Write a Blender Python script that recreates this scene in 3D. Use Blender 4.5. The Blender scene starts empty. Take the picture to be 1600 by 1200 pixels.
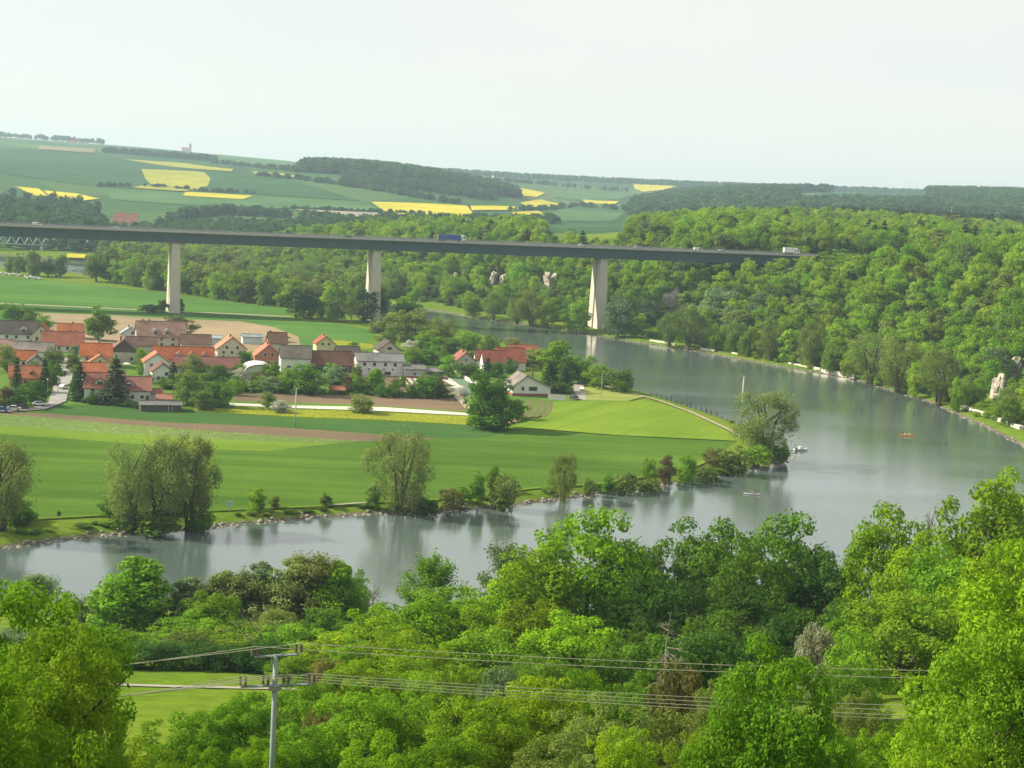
import bpy, bmesh, math, random
import numpy as np
from mathutils import Vector, Matrix

# ------------------------------------------------------------------ camera, sky, sun, exposure
scene = bpy.context.scene
COL = scene.collection
F = 2537.0                       # focal length in photograph pixels (1600 wide)
CAMZ = 78.0
ROLL = math.radians(3.0)
PITCH = math.atan(305.0 / F * math.cos(ROLL))
_r0 = np.array([1.0, 0, 0]); _u0 = np.array([0, math.sin(PITCH), math.cos(PITCH)])
FWD = np.array([0, math.cos(PITCH), -math.sin(PITCH)])
RGT = _r0 * math.cos(ROLL) + _u0 * math.sin(ROLL)
UPV = _u0 * math.cos(ROLL) - _r0 * math.sin(ROLL)
cam_d = bpy.data.cameras.new('camera')
cam = bpy.data.objects.new('camera', cam_d); COL.objects.link(cam)
cam_d.sensor_width = 36.0; cam_d.lens = 36.0 * F / 1600.0
cam_d.clip_start = 0.5; cam_d.clip_end = 30000.0
cam.matrix_world = Matrix(((RGT[0], UPV[0], -FWD[0], 0), (RGT[1], UPV[1], -FWD[1], 0),
                           (RGT[2], UPV[2], -FWD[2], CAMZ), (0, 0, 0, 1)))
scene.camera = cam

SUN_EL = math.radians(34.0)
SUN_TO = np.array([-1.0, 0.12])  # horizontal direction towards the sun
SUN_TO /= np.linalg.norm(SUN_TO)
world = bpy.data.worlds.new('World'); scene.world = world; world.use_nodes = True
_nt = world.node_tree; _bg = _nt.nodes['Background']
_sky = _nt.nodes.new('ShaderNodeTexSky'); _sky.sky_type = 'NISHITA'; _sky.sun_disc = False
_sky.sun_elevation = SUN_EL; _sky.sun_rotation = math.atan2(SUN_TO[0], SUN_TO[1])
_sky.altitude = 1000.0; _sky.air_density = 1.0; _sky.dust_density = 0.6; _sky.ozone_density = 1.0
# thin high veil: an even milky white over the whole sky, a little uneven like cirrus
_tc = _nt.nodes.new('ShaderNodeTexCoord'); _cm = _nt.nodes.new('ShaderNodeMapping'); _cm.inputs['Scale'].default_value = (2, 2, 9)
_cn = _nt.nodes.new('ShaderNodeTexNoise'); _cn.inputs['Scale'].default_value = 2.2; _cn.inputs['Detail'].default_value = 6
_nt.links.new(_tc.outputs['Generated'], _cm.inputs['Vector']); _nt.links.new(_cm.outputs[0], _cn.inputs['Vector'])
_cr = _nt.nodes.new('ShaderNodeMapRange'); _cr.inputs[1].default_value = .3; _cr.inputs[2].default_value = .7
_cr.inputs[3].default_value = .74; _cr.inputs[4].default_value = .92; _nt.links.new(_cn.outputs['Fac'], _cr.inputs[0])
_mx = _nt.nodes.new('ShaderNodeMix'); _mx.data_type = 'RGBA'; _mx.inputs[7].default_value = (6.15, 6.12, 5.65, 1)
_nt.links.new(_cr.outputs[0], _mx.inputs[0]); _nt.links.new(_sky.outputs['Color'], _mx.inputs[6])
_nt.links.new(_mx.outputs[2], _bg.inputs['Color'])
_bg.inputs['Strength'].default_value = 0.088
sun_d = bpy.data.lights.new('sun', 'SUN'); sun_d.energy = 5.0; sun_d.angle = math.radians(0.6); sun_d.color = (1.0, 0.91, 0.72)
sun = bpy.data.objects.new('sun', sun_d); COL.objects.link(sun)
_dl = Vector((-SUN_TO[0] * math.cos(SUN_EL), -SUN_TO[1] * math.cos(SUN_EL), -math.sin(SUN_EL)))
sun.rotation_euler = _dl.to_track_quat('-Z', 'Y').to_euler()
sun.location = (-300, 0, 300)
scene.view_settings.view_transform = 'Standard'; scene.view_settings.look = 'None'
scene.view_settings.exposure = 0.84; scene.view_settings.gamma = 1.0; scene.view_settings.use_curve_mapping = False
scene.render.engine = 'CYCLES'
scene.cycles.use_denoising = True
scene.cycles.max_bounces = 5; scene.cycles.diffuse_bounces = 1; scene.cycles.glossy_bounces = 3
scene.cycles.transmission_bounces = 3; scene.cycles.volume_bounces = 0; scene.cycles.transparent_max_bounces = 4
scene.cycles.sample_clamp_indirect = 3.0
scene.cycles.caustics_reflective = False; scene.cycles.caustics_refractive = False

# ------------------------------------------------------------------ geometry helpers
rnd = random.Random(7)

def ray(px, py):
    return FWD + RGT * ((px - 800.0) / F) + UPV * ((600.0 - py) / F)

def gp(px, py, z=0.0):
    """the place on level ground of height z that shows at photograph pixel (px, py)"""
    d = ray(px, py); t = (z - CAMZ) / d[2]
    return np.array([d[0] * t, d[1] * t, z])

def at(px, py, D):
    """the point at depth D (metres north of the camera)"""
    d = ray(px, py); t = D / d[1]
    return np.array([d[0] * t, D, CAMZ + d[2] * t])

def ss(a, b, x):
    t = np.clip((np.asarray(x, float) - a) / (b - a), 0, 1)
    return t * t * (3 - 2 * t)

class MB:
    """collects faces; build() links them as one mesh object"""
    def __init__(s): s.v = []; s.f = []; s.m = []
    def add(s, vs, fs, mi=0):
        o = len(s.v); s.v += [tuple(v) for v in vs]; s.f += [tuple(i + o for i in f) for f in fs]; s.m += [mi] * len(fs); return s
    def box(s, x0, x1, y0, y1, z0, z1, mi=0):
        v = [(x0, y0, z0), (x1, y0, z0), (x1, y1, z0), (x0, y1, z0), (x0, y0, z1), (x1, y0, z1), (x1, y1, z1), (x0, y1, z1)]
        return s.add(v, [(0, 3, 2, 1), (4, 5, 6, 7), (0, 1, 5, 4), (1, 2, 6, 5), (2, 3, 7, 6), (3, 0, 4, 7)], mi)
    def tube(s, pts, rad, n=6, mi=0, cap=True):
        pts = [np.array(p, float) for p in pts]
        if not hasattr(rad, '__len__'): rad = [rad] * len(pts)
        o = len(s.v); k = len(pts)
        for i, p in enumerate(pts):
            d = pts[min(i + 1, k - 1)] - pts[max(i - 1, 0)]
            L = np.linalg.norm(d); d = d / (L if L else 1)
            a = np.array([0, 0, 1.0]) if abs(d[2]) < .9 else np.array([1.0, 0, 0])
            u = np.cross(d, a); u /= np.linalg.norm(u); w = np.cross(d, u)
            for j in range(n):
                t = 2 * math.pi * j / n
                s.v.append(tuple(p + rad[i] * (math.cos(t) * u + math.sin(t) * w)))
        for i in range(k - 1):
            for j in range(n):
                a, b = o + i * n + j, o + i * n + (j + 1) % n
                s.f.append((a, b, b + n, a + n)); s.m.append(mi)
        if cap:
            s.f.append(tuple(o + j for j in reversed(range(n)))); s.f.append(tuple(o + (k - 1) * n + j for j in range(n))); s.m += [mi, mi]
        return s
    def prism(s, poly, y0, y1, mi=0):
        """poly of (x, z), extruded along y"""
        n = len(poly); v = [(x, y0, z) for x, z in poly] + [(x, y1, z) for x, z in poly]
        f = [tuple(range(n)), tuple(reversed(range(n, 2 * n)))]
        f += [(i, n + i, n + (i + 1) % n, (i + 1) % n) for i in range(n)]
        return s.add(v, f, mi)
    def mesh(s, name, mats):
        me = bpy.data.meshes.new(name); me.from_pydata(s.v, [], s.f)
        for m in (mats if isinstance(mats, (list, tuple)) else [mats]): me.materials.append(m)
        if any(s.m): me.polygons.foreach_set('material_index', s.m)
        me.update(); return me
    def build(s, name, mats, parent=None, smooth=False):
        me = s.mesh(name, mats)
        bm = bmesh.new(); bm.from_mesh(me); bmesh.ops.recalc_face_normals(bm, faces=bm.faces); bm.to_mesh(me); bm.free()
        if smooth: me.polygons.foreach_set('use_smooth', [True] * len(me.polygons))
        return link(name, me, parent)

def link(name, data, parent=None):
    o = bpy.data.objects.new(name, data); COL.objects.link(o)
    if parent is not None: o.parent = parent
    return o

def tag(o, label=None, cat=None, group=None, kind=None):
    if label: o['label'] = label
    if cat: o['category'] = cat
    if group: o['group'] = group
    if kind: o['kind'] = kind
    return o

def empty(name, loc, rz=0.0, label=None, cat=None, group=None):
    o = bpy.data.objects.new(name, None); COL.objects.link(o)
    o.location = tuple(loc); o.rotation_euler = (0, 0, rz); o.empty_display_size = 1.0
    return tag(o, label, cat, group)

# ------------------------------------------------------------------ materials
def new_mat(name):
    m = bpy.data.materials.new(name); m.use_nodes = True
    nt = m.node_tree; nt.nodes.clear()
    out = nt.nodes.new('ShaderNodeOutputMaterial')
    return m, nt, out

def noise(nt, scale, detail=4.0, rough=.55, vec=None):
    n = nt.nodes.new('ShaderNodeTexNoise'); n.inputs['Scale'].default_value = scale
    n.inputs['Detail'].default_value = detail; n.inputs['Roughness'].default_value = rough
    if vec is not None: nt.links.new(vec, n.inputs['Vector'])
    return n

def ramp(nt, fac, stops):
    r = nt.nodes.new('ShaderNodeValToRGB'); e = r.color_ramp.elements
    while len(e) < len(stops): e.new(.5)
    for i, (p, c) in enumerate(stops):
        e[i].position = p; e[i].color = (*c, 1)
    nt.links.new(fac, r.inputs['Fac']); return r

def mixc(nt, fac, a, b, mode='MIX'):
    m = nt.nodes.new('ShaderNodeMix'); m.data_type = 'RGBA'; m.blend_type = mode
    for val, key in ((fac, 0), (a, 6), (b, 7)):
        if isinstance(val, (int, float)): m.inputs[key].default_value = val
        elif isinstance(val, tuple): m.inputs[key].default_value = (*val, 1)
        else: nt.links.new(val, m.inputs[key])
    return m.outputs[2]

def M(name, col, rough=.8, var=.18, scale=.5, spec=.3, bump=0.0, metal=0.0, col2=None, scale2=None):
    """painted or mineral surface: two scales of noise over a base colour"""
    m, nt, out = new_mat(name)
    b = nt.nodes.new('ShaderNodeBsdfPrincipled'); nt.links.new(b.outputs[0], out.inputs['Surface'])
    g = nt.nodes.new('ShaderNodeNewGeometry')
    n1 = noise(nt, scale, 5, .6, g.outputs['Position'])
    c2 = col2 or tuple(c * (1 + var) for c in col)
    r = ramp(nt, n1.outputs['Fac'], [(.3, tuple(c * (1 - var) for c in col)), (.7, c2)])
    c = r.outputs['Color']
    if scale2:
        n2 = noise(nt, scale2, 3, .6, g.outputs['Position'])
        r2 = ramp(nt, n2.outputs['Fac'], [(.35, (.72, .72, .72)), (.65, (1.2, 1.2, 1.2))])
        c = mixc(nt, .8, c, r2.outputs['Color'], 'MULTIPLY')
    nt.links.new(c, b.inputs['Base Color'])
    b.inputs['Roughness'].default_value = rough; b.inputs['Specular IOR Level'].default_value = spec
    b.inputs['Metallic'].default_value = metal
    if bump:
        bp = nt.nodes.new('ShaderNodeBump'); bp.inputs['Strength'].default_value = bump; bp.inputs['Distance'].default_value = .3
        n3 = noise(nt, (scale2 or scale) * 3, 5, .6, g.outputs['Position'])
        nt.links.new(n3.outputs['Fac'], bp.inputs['Height']); nt.links.new(bp.outputs[0], b.inputs['Normal'])
    return m

def field_mat(name, c1, c2, ang=0.0, period=12.0, band=.35, patch=None, fine=2.0, tram=None):
    """crop: broad bands along the sowing direction, patches, fine grain, optional tractor lines"""
    m, nt, out = new_mat(name)
    d = nt.nodes.new('ShaderNodeBsdfDiffuse'); nt.links.new(d.outputs[0], out.inputs['Surface'])
    g = nt.nodes.new('ShaderNodeNewGeometry')
    mp = nt.nodes.new('ShaderNodeMapping'); mp.inputs['Rotation'].default_value = (0, 0, -ang)
    nt.links.new(g.outputs['Position'], mp.inputs['Vector'])
    mp2 = nt.nodes.new('ShaderNodeMapping'); mp2.inputs['Scale'].default_value = (.05, 1.0, 1.0)
    nt.links.new(mp.outputs[0], mp2.inputs['Vector'])
    nb = noise(nt, 1.0 / period, 3, .6, mp2.outputs[0])
    np_ = noise(nt, .012, 4, .6, g.outputs['Position'])
    nf = noise(nt, fine, 4, .7, g.outputs['Position'])
    r = ramp(nt, nb.outputs['Fac'], [(.5 - band / 2, c1), (.5 + band / 2, c2)])
    c = r.outputs['Color']
    rp = ramp(nt, np_.outputs['Fac'], [(.33, (.76, .80, .76)), (.67, (1.22, 1.17, 1.12))])
    c = mixc(nt, 1.0, c, rp.outputs['Color'], 'MULTIPLY')
    rf = ramp(nt, nf.outputs['Fac'], [(.3, (.78, .78, .78)), (.7, (1.2, 1.2, 1.2))])
    c = mixc(nt, 1.0, c, rf.outputs['Color'], 'MULTIPLY')
    if patch:
        n4 = noise(nt, patch[0], 5, .7, g.outputs['Position'])
        r4 = ramp(nt, n4.outputs['Fac'], [(patch[1], (0, 0, 0)), (patch[2], (1, 1, 1))])
        c = mixc(nt, r4.outputs['Color'], c, patch[3])
    if tram:
        w = nt.nodes.new('ShaderNodeTexWave'); w.wave_type = 'BANDS'; w.bands_direction = 'Y'
        w.inputs['Scale'].default_value = tram[0]; w.inputs['Distortion'].default_value = tram[1]; w.inputs['Detail'].default_value = 1.0
        w.inputs['Detail Scale'].default_value = .05
        nt.links.new(mp.outputs[0], w.inputs['Vector'])
        r5 = ramp(nt, w.outputs['Fac'], [(.0, tram[2]), (.07, (1, 1, 1))])
        c = mixc(nt, 1.0, c, r5.outputs['Color'], 'MULTIPLY')
    nt.links.new(c, d.inputs['Color'])
    return m

def leaf_mat(name, c1, c2, trans=.34, scale=.25):
    m, nt, out = new_mat(name)
    g = nt.nodes.new('ShaderNodeNewGeometry'); oi = nt.nodes.new('ShaderNodeObjectInfo')
    n1 = noise(nt, scale, 3, .6, g.outputs['Position'])
    r = ramp(nt, n1.outputs['Fac'], [(.3, c1), (.7, c2)])
    hs = nt.nodes.new('ShaderNodeHueSaturation')
    mr = nt.nodes.new('ShaderNodeMapRange'); nt.links.new(oi.outputs['Random'], mr.inputs[0])
    mr.inputs[3].default_value = .485; mr.inputs[4].default_value = .515
    nt.links.new(mr.outputs[0], hs.inputs['Hue'])
    mr2 = nt.nodes.new('ShaderNodeMapRange'); ml = nt.nodes.new('ShaderNodeMath'); ml.operation = 'FRACT'
    mm = nt.nodes.new('ShaderNodeMath'); mm.operation = 'MULTIPLY'; mm.inputs[1].default_value = 17.3
    nt.links.new(oi.outputs['Random'], mm.inputs[0]); nt.links.new(mm.outputs[0], ml.inputs[0]); nt.links.new(ml.outputs[0], mr2.inputs[0])
    mr2.inputs[3].default_value = .72; mr2.inputs[4].default_value = 1.25
    nt.links.new(mr2.outputs[0], hs.inputs['Value']); nt.links.new(r.outputs['Color'], hs.inputs['Color'])
    d = nt.nodes.new('ShaderNodeBsdfDiffuse'); t = nt.nodes.new('ShaderNodeBsdfTranslucent'); mx = nt.nodes.new('ShaderNodeMixShader')
    nt.links.new(hs.outputs[0], d.inputs['Color'])
    tc = mixc(nt, 1.0, hs.outputs[0], (1.25, 1.3, .7), 'MULTIPLY')
    nt.links.new(tc, t.inputs['Color']); mx.inputs[0].default_value = trans
    nt.links.new(d.outputs[0], mx.inputs[1]); nt.links.new(t.outputs[0], mx.inputs[2]); nt.links.new(mx.outputs[0], out.inputs['Surface'])
    return m

LM = {
    'oak':    leaf_mat('leaf_oak_spring', (0.125, 0.245, 0.01), (0.245, 0.385, 0.018)),
    'beech':  leaf_mat('leaf_beech', (0.115, 0.24, 0.016), (0.215, 0.365, 0.026)),
    'lime':   leaf_mat('leaf_lime', (.115, .245, .014), (.225, .385, .02)),
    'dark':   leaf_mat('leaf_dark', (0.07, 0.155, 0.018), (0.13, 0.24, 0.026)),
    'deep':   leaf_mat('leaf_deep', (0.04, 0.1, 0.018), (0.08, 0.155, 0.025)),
    'willow': leaf_mat('leaf_willow', (0.155, 0.21, 0.062), (0.245, 0.3, 0.095)),
    'olive':  leaf_mat('leaf_olive', (0.125, 0.19, 0.038), (0.2, 0.265, 0.06)),
    'grey':   leaf_mat('leaf_greygreen', (0.12, 0.19, 0.085), (0.185, 0.26, 0.125)),
    'wood':   leaf_mat('leaf_wood', (0.14, 0.26, 0.018), (0.275, 0.4, 0.03), .34, .06),
    'spruce': leaf_mat('needle_spruce', (0.028, 0.062, 0.023), (0.052, 0.090, 0.033), .1),
    'pine':   leaf_mat('needle_pine', (0.052, 0.077, 0.033), (0.081, 0.103, 0.044), .1),
    'purple': leaf_mat('leaf_purple', (.105, .075, .044), (.150, .110, .056)),
    'russet': leaf_mat('leaf_russet', (.145, .150, .046), (.205, .205, .062)),
    'blossom': leaf_mat('blossom_white', (.34, .35, .26), (.50, .50, .42), .2, 1.0),
    'pale':   leaf_mat('leaf_pale', (.27, .28, .17), (.38, .38, .26), .3, 1.0),
    'far':    leaf_mat('leaf_far', (.046, .105, .040), (.082, .152, .048), .2, .02),
}
BARK = M('bark', (.085, .068, .050), .9, .3, 2.0)
BARK_PALE = M('bark_pale', (.24, .22, .18), .9, .3, 1.5)

# ------------------------------------------------------------------ terrain: river valley, wooded slopes, far hills
WATER = -1.4
left_bank = [gp(x, y, WATER)[:2] for x, y in [(-200, 884), (0, 858), (70, 847), (180, 836), (330, 824), (480, 810), (590, 803), (700, 799),
             (800, 791), (900, 777), (1000, 763), (1090, 749), (1160, 737), (1222, 724), (1236, 712), (1205, 690), (1165, 668), (1120, 651),
             (1060, 631), (1020, 618), (985, 607), (940, 592), (905, 577), (850, 553), (780, 531), (700, 509), (640, 492)]]
left_bank = [np.array([-6000., 250.]), np.array([-400., 345.])] + left_bank + [np.array(p, float) for p in [(-150, 1090), (-260, 1165), (-370, 1225), (-700, 1275), (-6000, 1400)]]
right_bank = [np.array(p, float) for p in [(8000, 400), (500, 430), (310, 480)]] + \
             [gp(x, y, WATER)[:2] for x, y in [(1680, 742), (1600, 698), (1550, 672), (1500, 649), (1450, 628), (1380, 607), (1330, 592), (1280, 583),
              (1200, 570), (1110, 553), (1040, 542), (960, 530), (915, 522), (860, 513), (800, 505), (740, 496), (690, 487), (640, 480)]] + \
             [np.array(p, float) for p in [(-140, 1150), (-260, 1270), (-370, 1385), (-700, 1450), (-6000, 1600)]]
near_bank = [np.array(p, float) for p in [(-6000, 180), (-400, 262), (-150, 284), (0, 289), (100, 296), (200, 316), (320, 330), (500, 330), (8000, 300)]]
LEFTLAND = left_bank
RIGHTLAND = right_bank + [np.array([-6000., 14000.]), np.array([8000., 14000.])]
NEARLAND = near_bank + [np.array([8000., -3000.]), np.array([-6000., -3000.])]

def inpoly(x, y, poly):
    c = np.zeros(x.shape, bool); n = len(poly)
    for i in range(n):
        (x1, y1), (x2, y2) = poly[i], poly[(i + 1) % n]
        if y1 == y2: continue
        c ^= ((y1 > y) != (y2 > y)) & (x < (x2 - x1) * (y - y1) / (y2 - y1) + x1)
    return c

def dist(x, y, line):
    best = np.full(x.shape, 1e18)
    for (x1, y1), (x2, y2) in zip(line[:-1], line[1:]):
        dx, dy = x2 - x1, y2 - y1
        t = np.clip(((x - x1) * dx + (y - y1) * dy) / (dx * dx + dy * dy), 0, 1)
        best = np.minimum(best, (x - x1 - t * dx) ** 2 + (y - y1 - t * dy) ** 2)
    return np.sqrt(best)

_cols = [-3000, -400, 0, 200, 300, 400, 500, 600, 700, 800, 900, 1000, 1100, 1200, 1300, 1400, 1600, 2000, 4600]
_rows = {
    0:    [0, 0, 0, 0, 0, 0, 0, 0, 0, 0, 10, 20, 30, 40, 45, 46, 48, 50, 50],
    600:  [0, 0, 0, 0, 0, 0, 0, 0, 0, 0, 10, 25, 34, 41, 45, 46, 48, 50, 50],
    900:  [0, 0, 0, 0, 0, 0, 0, 4, 10, 22, 38, 43, 45, 46, 47, 48, 50, 50, 50],
    1150: [0, 0, 0, 0, 4, 18, 32, 38, 42, 43, 44, 46, 50, 52, 52, 52, 52, 52, 52],
    1350: [4, 3, 3, 3, 5, 14, 24, 34, 40, 40, 40, 52, 60, 63, 60, 58, 57, 57, 57],
    1900: [22, 22, 20, 14, 14, 16, 20, 26, 30, 30, 32, 38, 46, 50, 54, 56, 58, 60, 60],
    2500: [45, 45, 45, 42, 42, 43, 44, 46, 47, 42, 38, 42, 55, 62, 66, 70, 75, 75, 75],
    3100: [75, 75, 75, 74, 78, 86, 103, 100, 82, 56, 46, 60, 86, 94, 94, 94, 98, 98, 98],
    3800: [112, 112, 110, 106, 104, 104, 108, 104, 92, 74, 60, 66, 92, 104, 110, 116, 127, 130, 130],
    4800: [145, 145, 142, 136, 128, 120, 114, 110, 106, 100, 94, 92, 98, 108, 116, 122, 130, 134, 134],
    6000: [170, 170, 168, 158, 150, 142, 132, 126, 122, 120, 122, 124, 126, 128, 130, 132, 138, 140, 140],
    7500: [150, 150, 150, 140, 130, 124, 118, 112, 110, 108, 110, 112, 114, 116, 118, 118, 120, 120, 120],
    14000: [90] * 19}
_gx = np.arange(-3000, 4601, 25.0); _gd = np.arange(0, 14001, 50.0)
_t1 = np.array([np.interp(_gx, _cols, r) for r in _rows.values()])
_T = np.array([[0.0]]); _T = np.stack([np.interp(_gd, list(_rows.keys()), _t1[:, j]) for j in range(len(_gx))], 1)
for _ in range(3):
    for ax, k in ((0, 3), (1, 2)):
        pad = [(0, 0), (0, 0)]; pad[ax] = (k, k); P = np.pad(_T, pad, mode='edge')
        _T = sum(np.take(P, range(i, i + _T.shape[ax]), axis=ax) for i in range(2 * k + 1)) / (2 * k + 1)
_ny = [-3000, -200, 0, 30, 60, 80, 120, 200, 262, 275, 400]
_nz = [140, 100, 76, 63, 49, 42, 31.5, 15, 1, 0, 0]

def vnoise(x, y, s, seed=0):
    """smooth value noise -1..1"""
    x = np.asarray(x, float) / s + seed * 17.3; y = np.asarray(y, float) / s - seed * 9.1
    xi, yi = np.floor(x), np.floor(y); fx, fy = x - xi, y - yi
    fx = fx * fx * (3 - 2 * fx); fy = fy * fy * (3 - 2 * fy)
    def hsh(a, b):
        v = np.sin(a * 127.1 + b * 311.7 + seed * 74.7) * 43758.5453
        return (v - np.floor(v)) * 2 - 1
    return (hsh(xi, yi) * (1 - fx) + hsh(xi + 1, yi) * fx) * (1 - fy) + (hsh(xi, yi + 1) * (1 - fx) + hsh(xi + 1, yi + 1) * fx) * fy

def height(x, y):
    x = np.atleast_1d(np.asarray(x, float)); y = np.atleast_1d(np.asarray(y, float))
    L = inpoly(x, y, LEFTLAND); R = inpoly(x, y, RIGHTLAND); N = inpoly(x, y, NEARLAND) & ~L
    dl, dr, dn = dist(x, y, left_bank), dist(x, y, right_bank), dist(x, y, near_bank)
    z = np.full(x.shape, WATER) - np.minimum(np.minimum(np.minimum(dl, dr), dn) * .35, 3.0)
    bl = vnoise(x, y, 9, 3) * .35
    zl = WATER + np.minimum(np.minimum(dl * (.45 + .1 * bl), .7) + np.maximum(dl - 1.6, 0) * .22, 1.4)
    z = np.where(L, zl, z)
    u = np.clip(800 + F * x / np.maximum(y, 60), -3000, 4600); d = np.clip(y, 0, 13999)
    iu = np.clip(((u + 3000) / 25).astype(int), 0, len(_gx) - 2); fu = (u + 3000) / 25 - iu
    idd = np.clip((d / 50).astype(int), 0, len(_gd) - 2); fd = d / 50 - idd
    tab = (_T[idd, iu] * (1 - fu) + _T[idd, iu + 1] * fu) * (1 - fd) + (_T[idd + 1, iu] * (1 - fu) + _T[idd + 1, iu + 1] * fu) * fd
    tab = tab + ss(1500, 2600, y) * (vnoise(x, y, 420, 1) * 3.0) + ss(60, 160, dr) * ss(900, 400, np.abs(y - 900)) * vnoise(x, y, 70, 2) * 3.0
    zr = np.minimum(WATER + dr * .4, 0.0) + tab * ss(14, 135, dr)
    z = np.where(R, zr, z)
    hn = np.interp(y, _ny, _nz) + .10 * np.clip(x, 0, 200) * np.clip((275 - y) / 60, 0, 1) + vnoise(x, y, 30, 5) * .8 * np.clip((250 - y) / 60, 0, 1)
    z = np.where(N, np.minimum(hn, WATER + dn * .5), z)
    return z

def hz(x, y): return float(height(x, y)[0])

def onground(px, py, dmin=350.0, dmax=9000.0):
    """first place on the terrain seen at a photograph pixel"""
    d = ray(px, py); d = d / d[1]
    ys = np.concatenate([np.arange(dmin, 1600, 4.0), np.arange(1600, dmax, 12.0)]); ys = ys[ys >= dmin]
    g = height(d[0] * ys, ys) - (CAMZ + d[2] * ys)
    i = np.argmax(g > 0) if (g > 0).any() else len(ys) - 1
    if i > 0 and g[i] > 0:
        t = g[i - 1] / (g[i - 1] - g[i]); yy = ys[i - 1] + t * (ys[i] - ys[i - 1])
    else: yy = ys[i]
    return np.array([d[0] * yy, yy, hz(d[0] * yy, yy)])

xs = np.unique(np.concatenate([np.arange(-6000, -1500, 180), np.arange(-1500, -420, 22), np.arange(-420, 420, 4.5), np.arange(420, 1600, 22), np.arange(1600, 7001, 180)]))
ys = np.unique(np.concatenate([np.arange(-400, 0, 40), np.arange(0, 1260, 4.5), np.arange(1260, 1700, 12), np.arange(1700, 5200, 25), np.arange(5200, 9501, 110)]))
GX, GY = np.meshgrid(xs, ys); GZ = height(GX.ravel(), GY.ravel()).reshape(GX.shape)

def grid_mesh(name, X, Y, Z, mat):
    ny, nx = X.shape; n = nx * ny
    co = np.stack([X, Y, Z], -1).reshape(-1, 3).astype(np.float32)
    i = (np.arange(ny - 1)[:, None] * nx + np.arange(nx - 1)[None]).ravel()
    q = np.stack([i, i + 1, i + nx + 1, i + nx], 1).astype(np.int32)
    return quad_mesh(name, co, q, mat, True)

def quad_mesh(name, co, q, mat, smooth=False):
    me = bpy.data.meshes.new(name); me.vertices.add(len(co)); me.vertices.foreach_set('co', np.asarray(co, np.float32).ravel())
    me.loops.add(q.size); me.loops.foreach_set('vertex_index', q.astype(np.int32).ravel())
    me.polygons.add(len(q)); me.polygons.foreach_set('loop_start', np.arange(len(q), dtype=np.int32) * q.shape[1])
    if smooth: me.polygons.foreach_set('use_smooth', np.ones(len(q), bool))
    if mat is not None: me.materials.append(mat)
    me.update(calc_edges=True); return me

def ground_mat():
    m, nt, out = new_mat('ground_meadow')
    d = nt.nodes.new('ShaderNodeBsdfDiffuse'); nt.links.new(d.outputs[0], out.inputs['Surface'])
    g = nt.nodes.new('ShaderNodeNewGeometry')
    n1 = noise(nt, .010, 5, .6, g.outputs['Position']); n2 = noise(nt, .35, 5, .7, g.outputs['Position'])
    c = ramp(nt, n1.outputs['Fac'], [(.3, (.080, .140, .016)), (.5, (.115, .180, .018)), (.7, (.160, .200, .026))]).outputs['Color']
    c2 = ramp(nt, n2.outputs['Fac'], [(.3, (.70, .72, .70)), (.7, (1.2, 1.2, 1.15))]).outputs['Color']
    c = mixc(nt, 1.0, c, c2, 'MULTIPLY')
    # far plateau: a patchwork of parcels
    vo = nt.nodes.new('ShaderNodeTexVoronoi'); vo.inputs['Scale'].default_value = .0042
    mp = nt.nodes.new('ShaderNodeMapping'); mp.inputs['Scale'].default_value = (.8, .45, 0); mp.inputs['Rotation'].default_value = (0, 0, .5)
    nt.links.new(g.outputs['Position'], mp.inputs['Vector']); nt.links.new(mp.outputs[0], vo.inputs['Vector'])
    sp = nt.nodes.new('ShaderNodeSeparateColor'); nt.links.new(vo.outputs['Color'], sp.inputs[0])
    cf = ramp(nt, sp.outputs[0], [(0, (.036, .086, .034)), (.35, (.050, .108, .040)), (.6, (.070, .130, .045)), (.85, (.098, .145, .050)), (1, (.14, .15, .072))])
    cf.color_ramp.interpolation = 'CONSTANT'
    cf2 = mixc(nt, 1.0, cf.outputs['Color'], c2, 'MULTIPLY')
    sx = nt.nodes.new('ShaderNodeSeparateXYZ'); nt.links.new(g.outputs['Position'], sx.inputs[0])
    mr = nt.nodes.new('ShaderNodeMapRange'); nt.links.new(sx.outputs['Y'], mr.inputs[0]); mr.inputs[1].default_value = 1500; mr.inputs[2].default_value = 1560
    c = mixc(nt, mr.outputs[0], c, cf2)
    # stony, muddy strip by the waterline
    mz = nt.nodes.new('ShaderNodeMapRange'); nt.links.new(sx.outputs['Z'], mz.inputs[0]); mz.inputs[1].default_value = -1.15; mz.inputs[2].default_value = -.75
    n3 = noise(nt, 1.3, 4, .7, g.outputs['Position'])
    cs = ramp(nt, n3.outputs['Fac'], [(.35, (.045, .040, .028)), (.62, (.19, .17, .13))]).outputs['Color']
    c = mixc(nt, mz.outputs[0], cs, c)
    nt.links.new(c, d.inputs['Color']); return m

ground = link('ground', grid_mesh('ground', GX, GY, GZ, ground_mat())); tag(ground, kind='structure')

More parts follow.
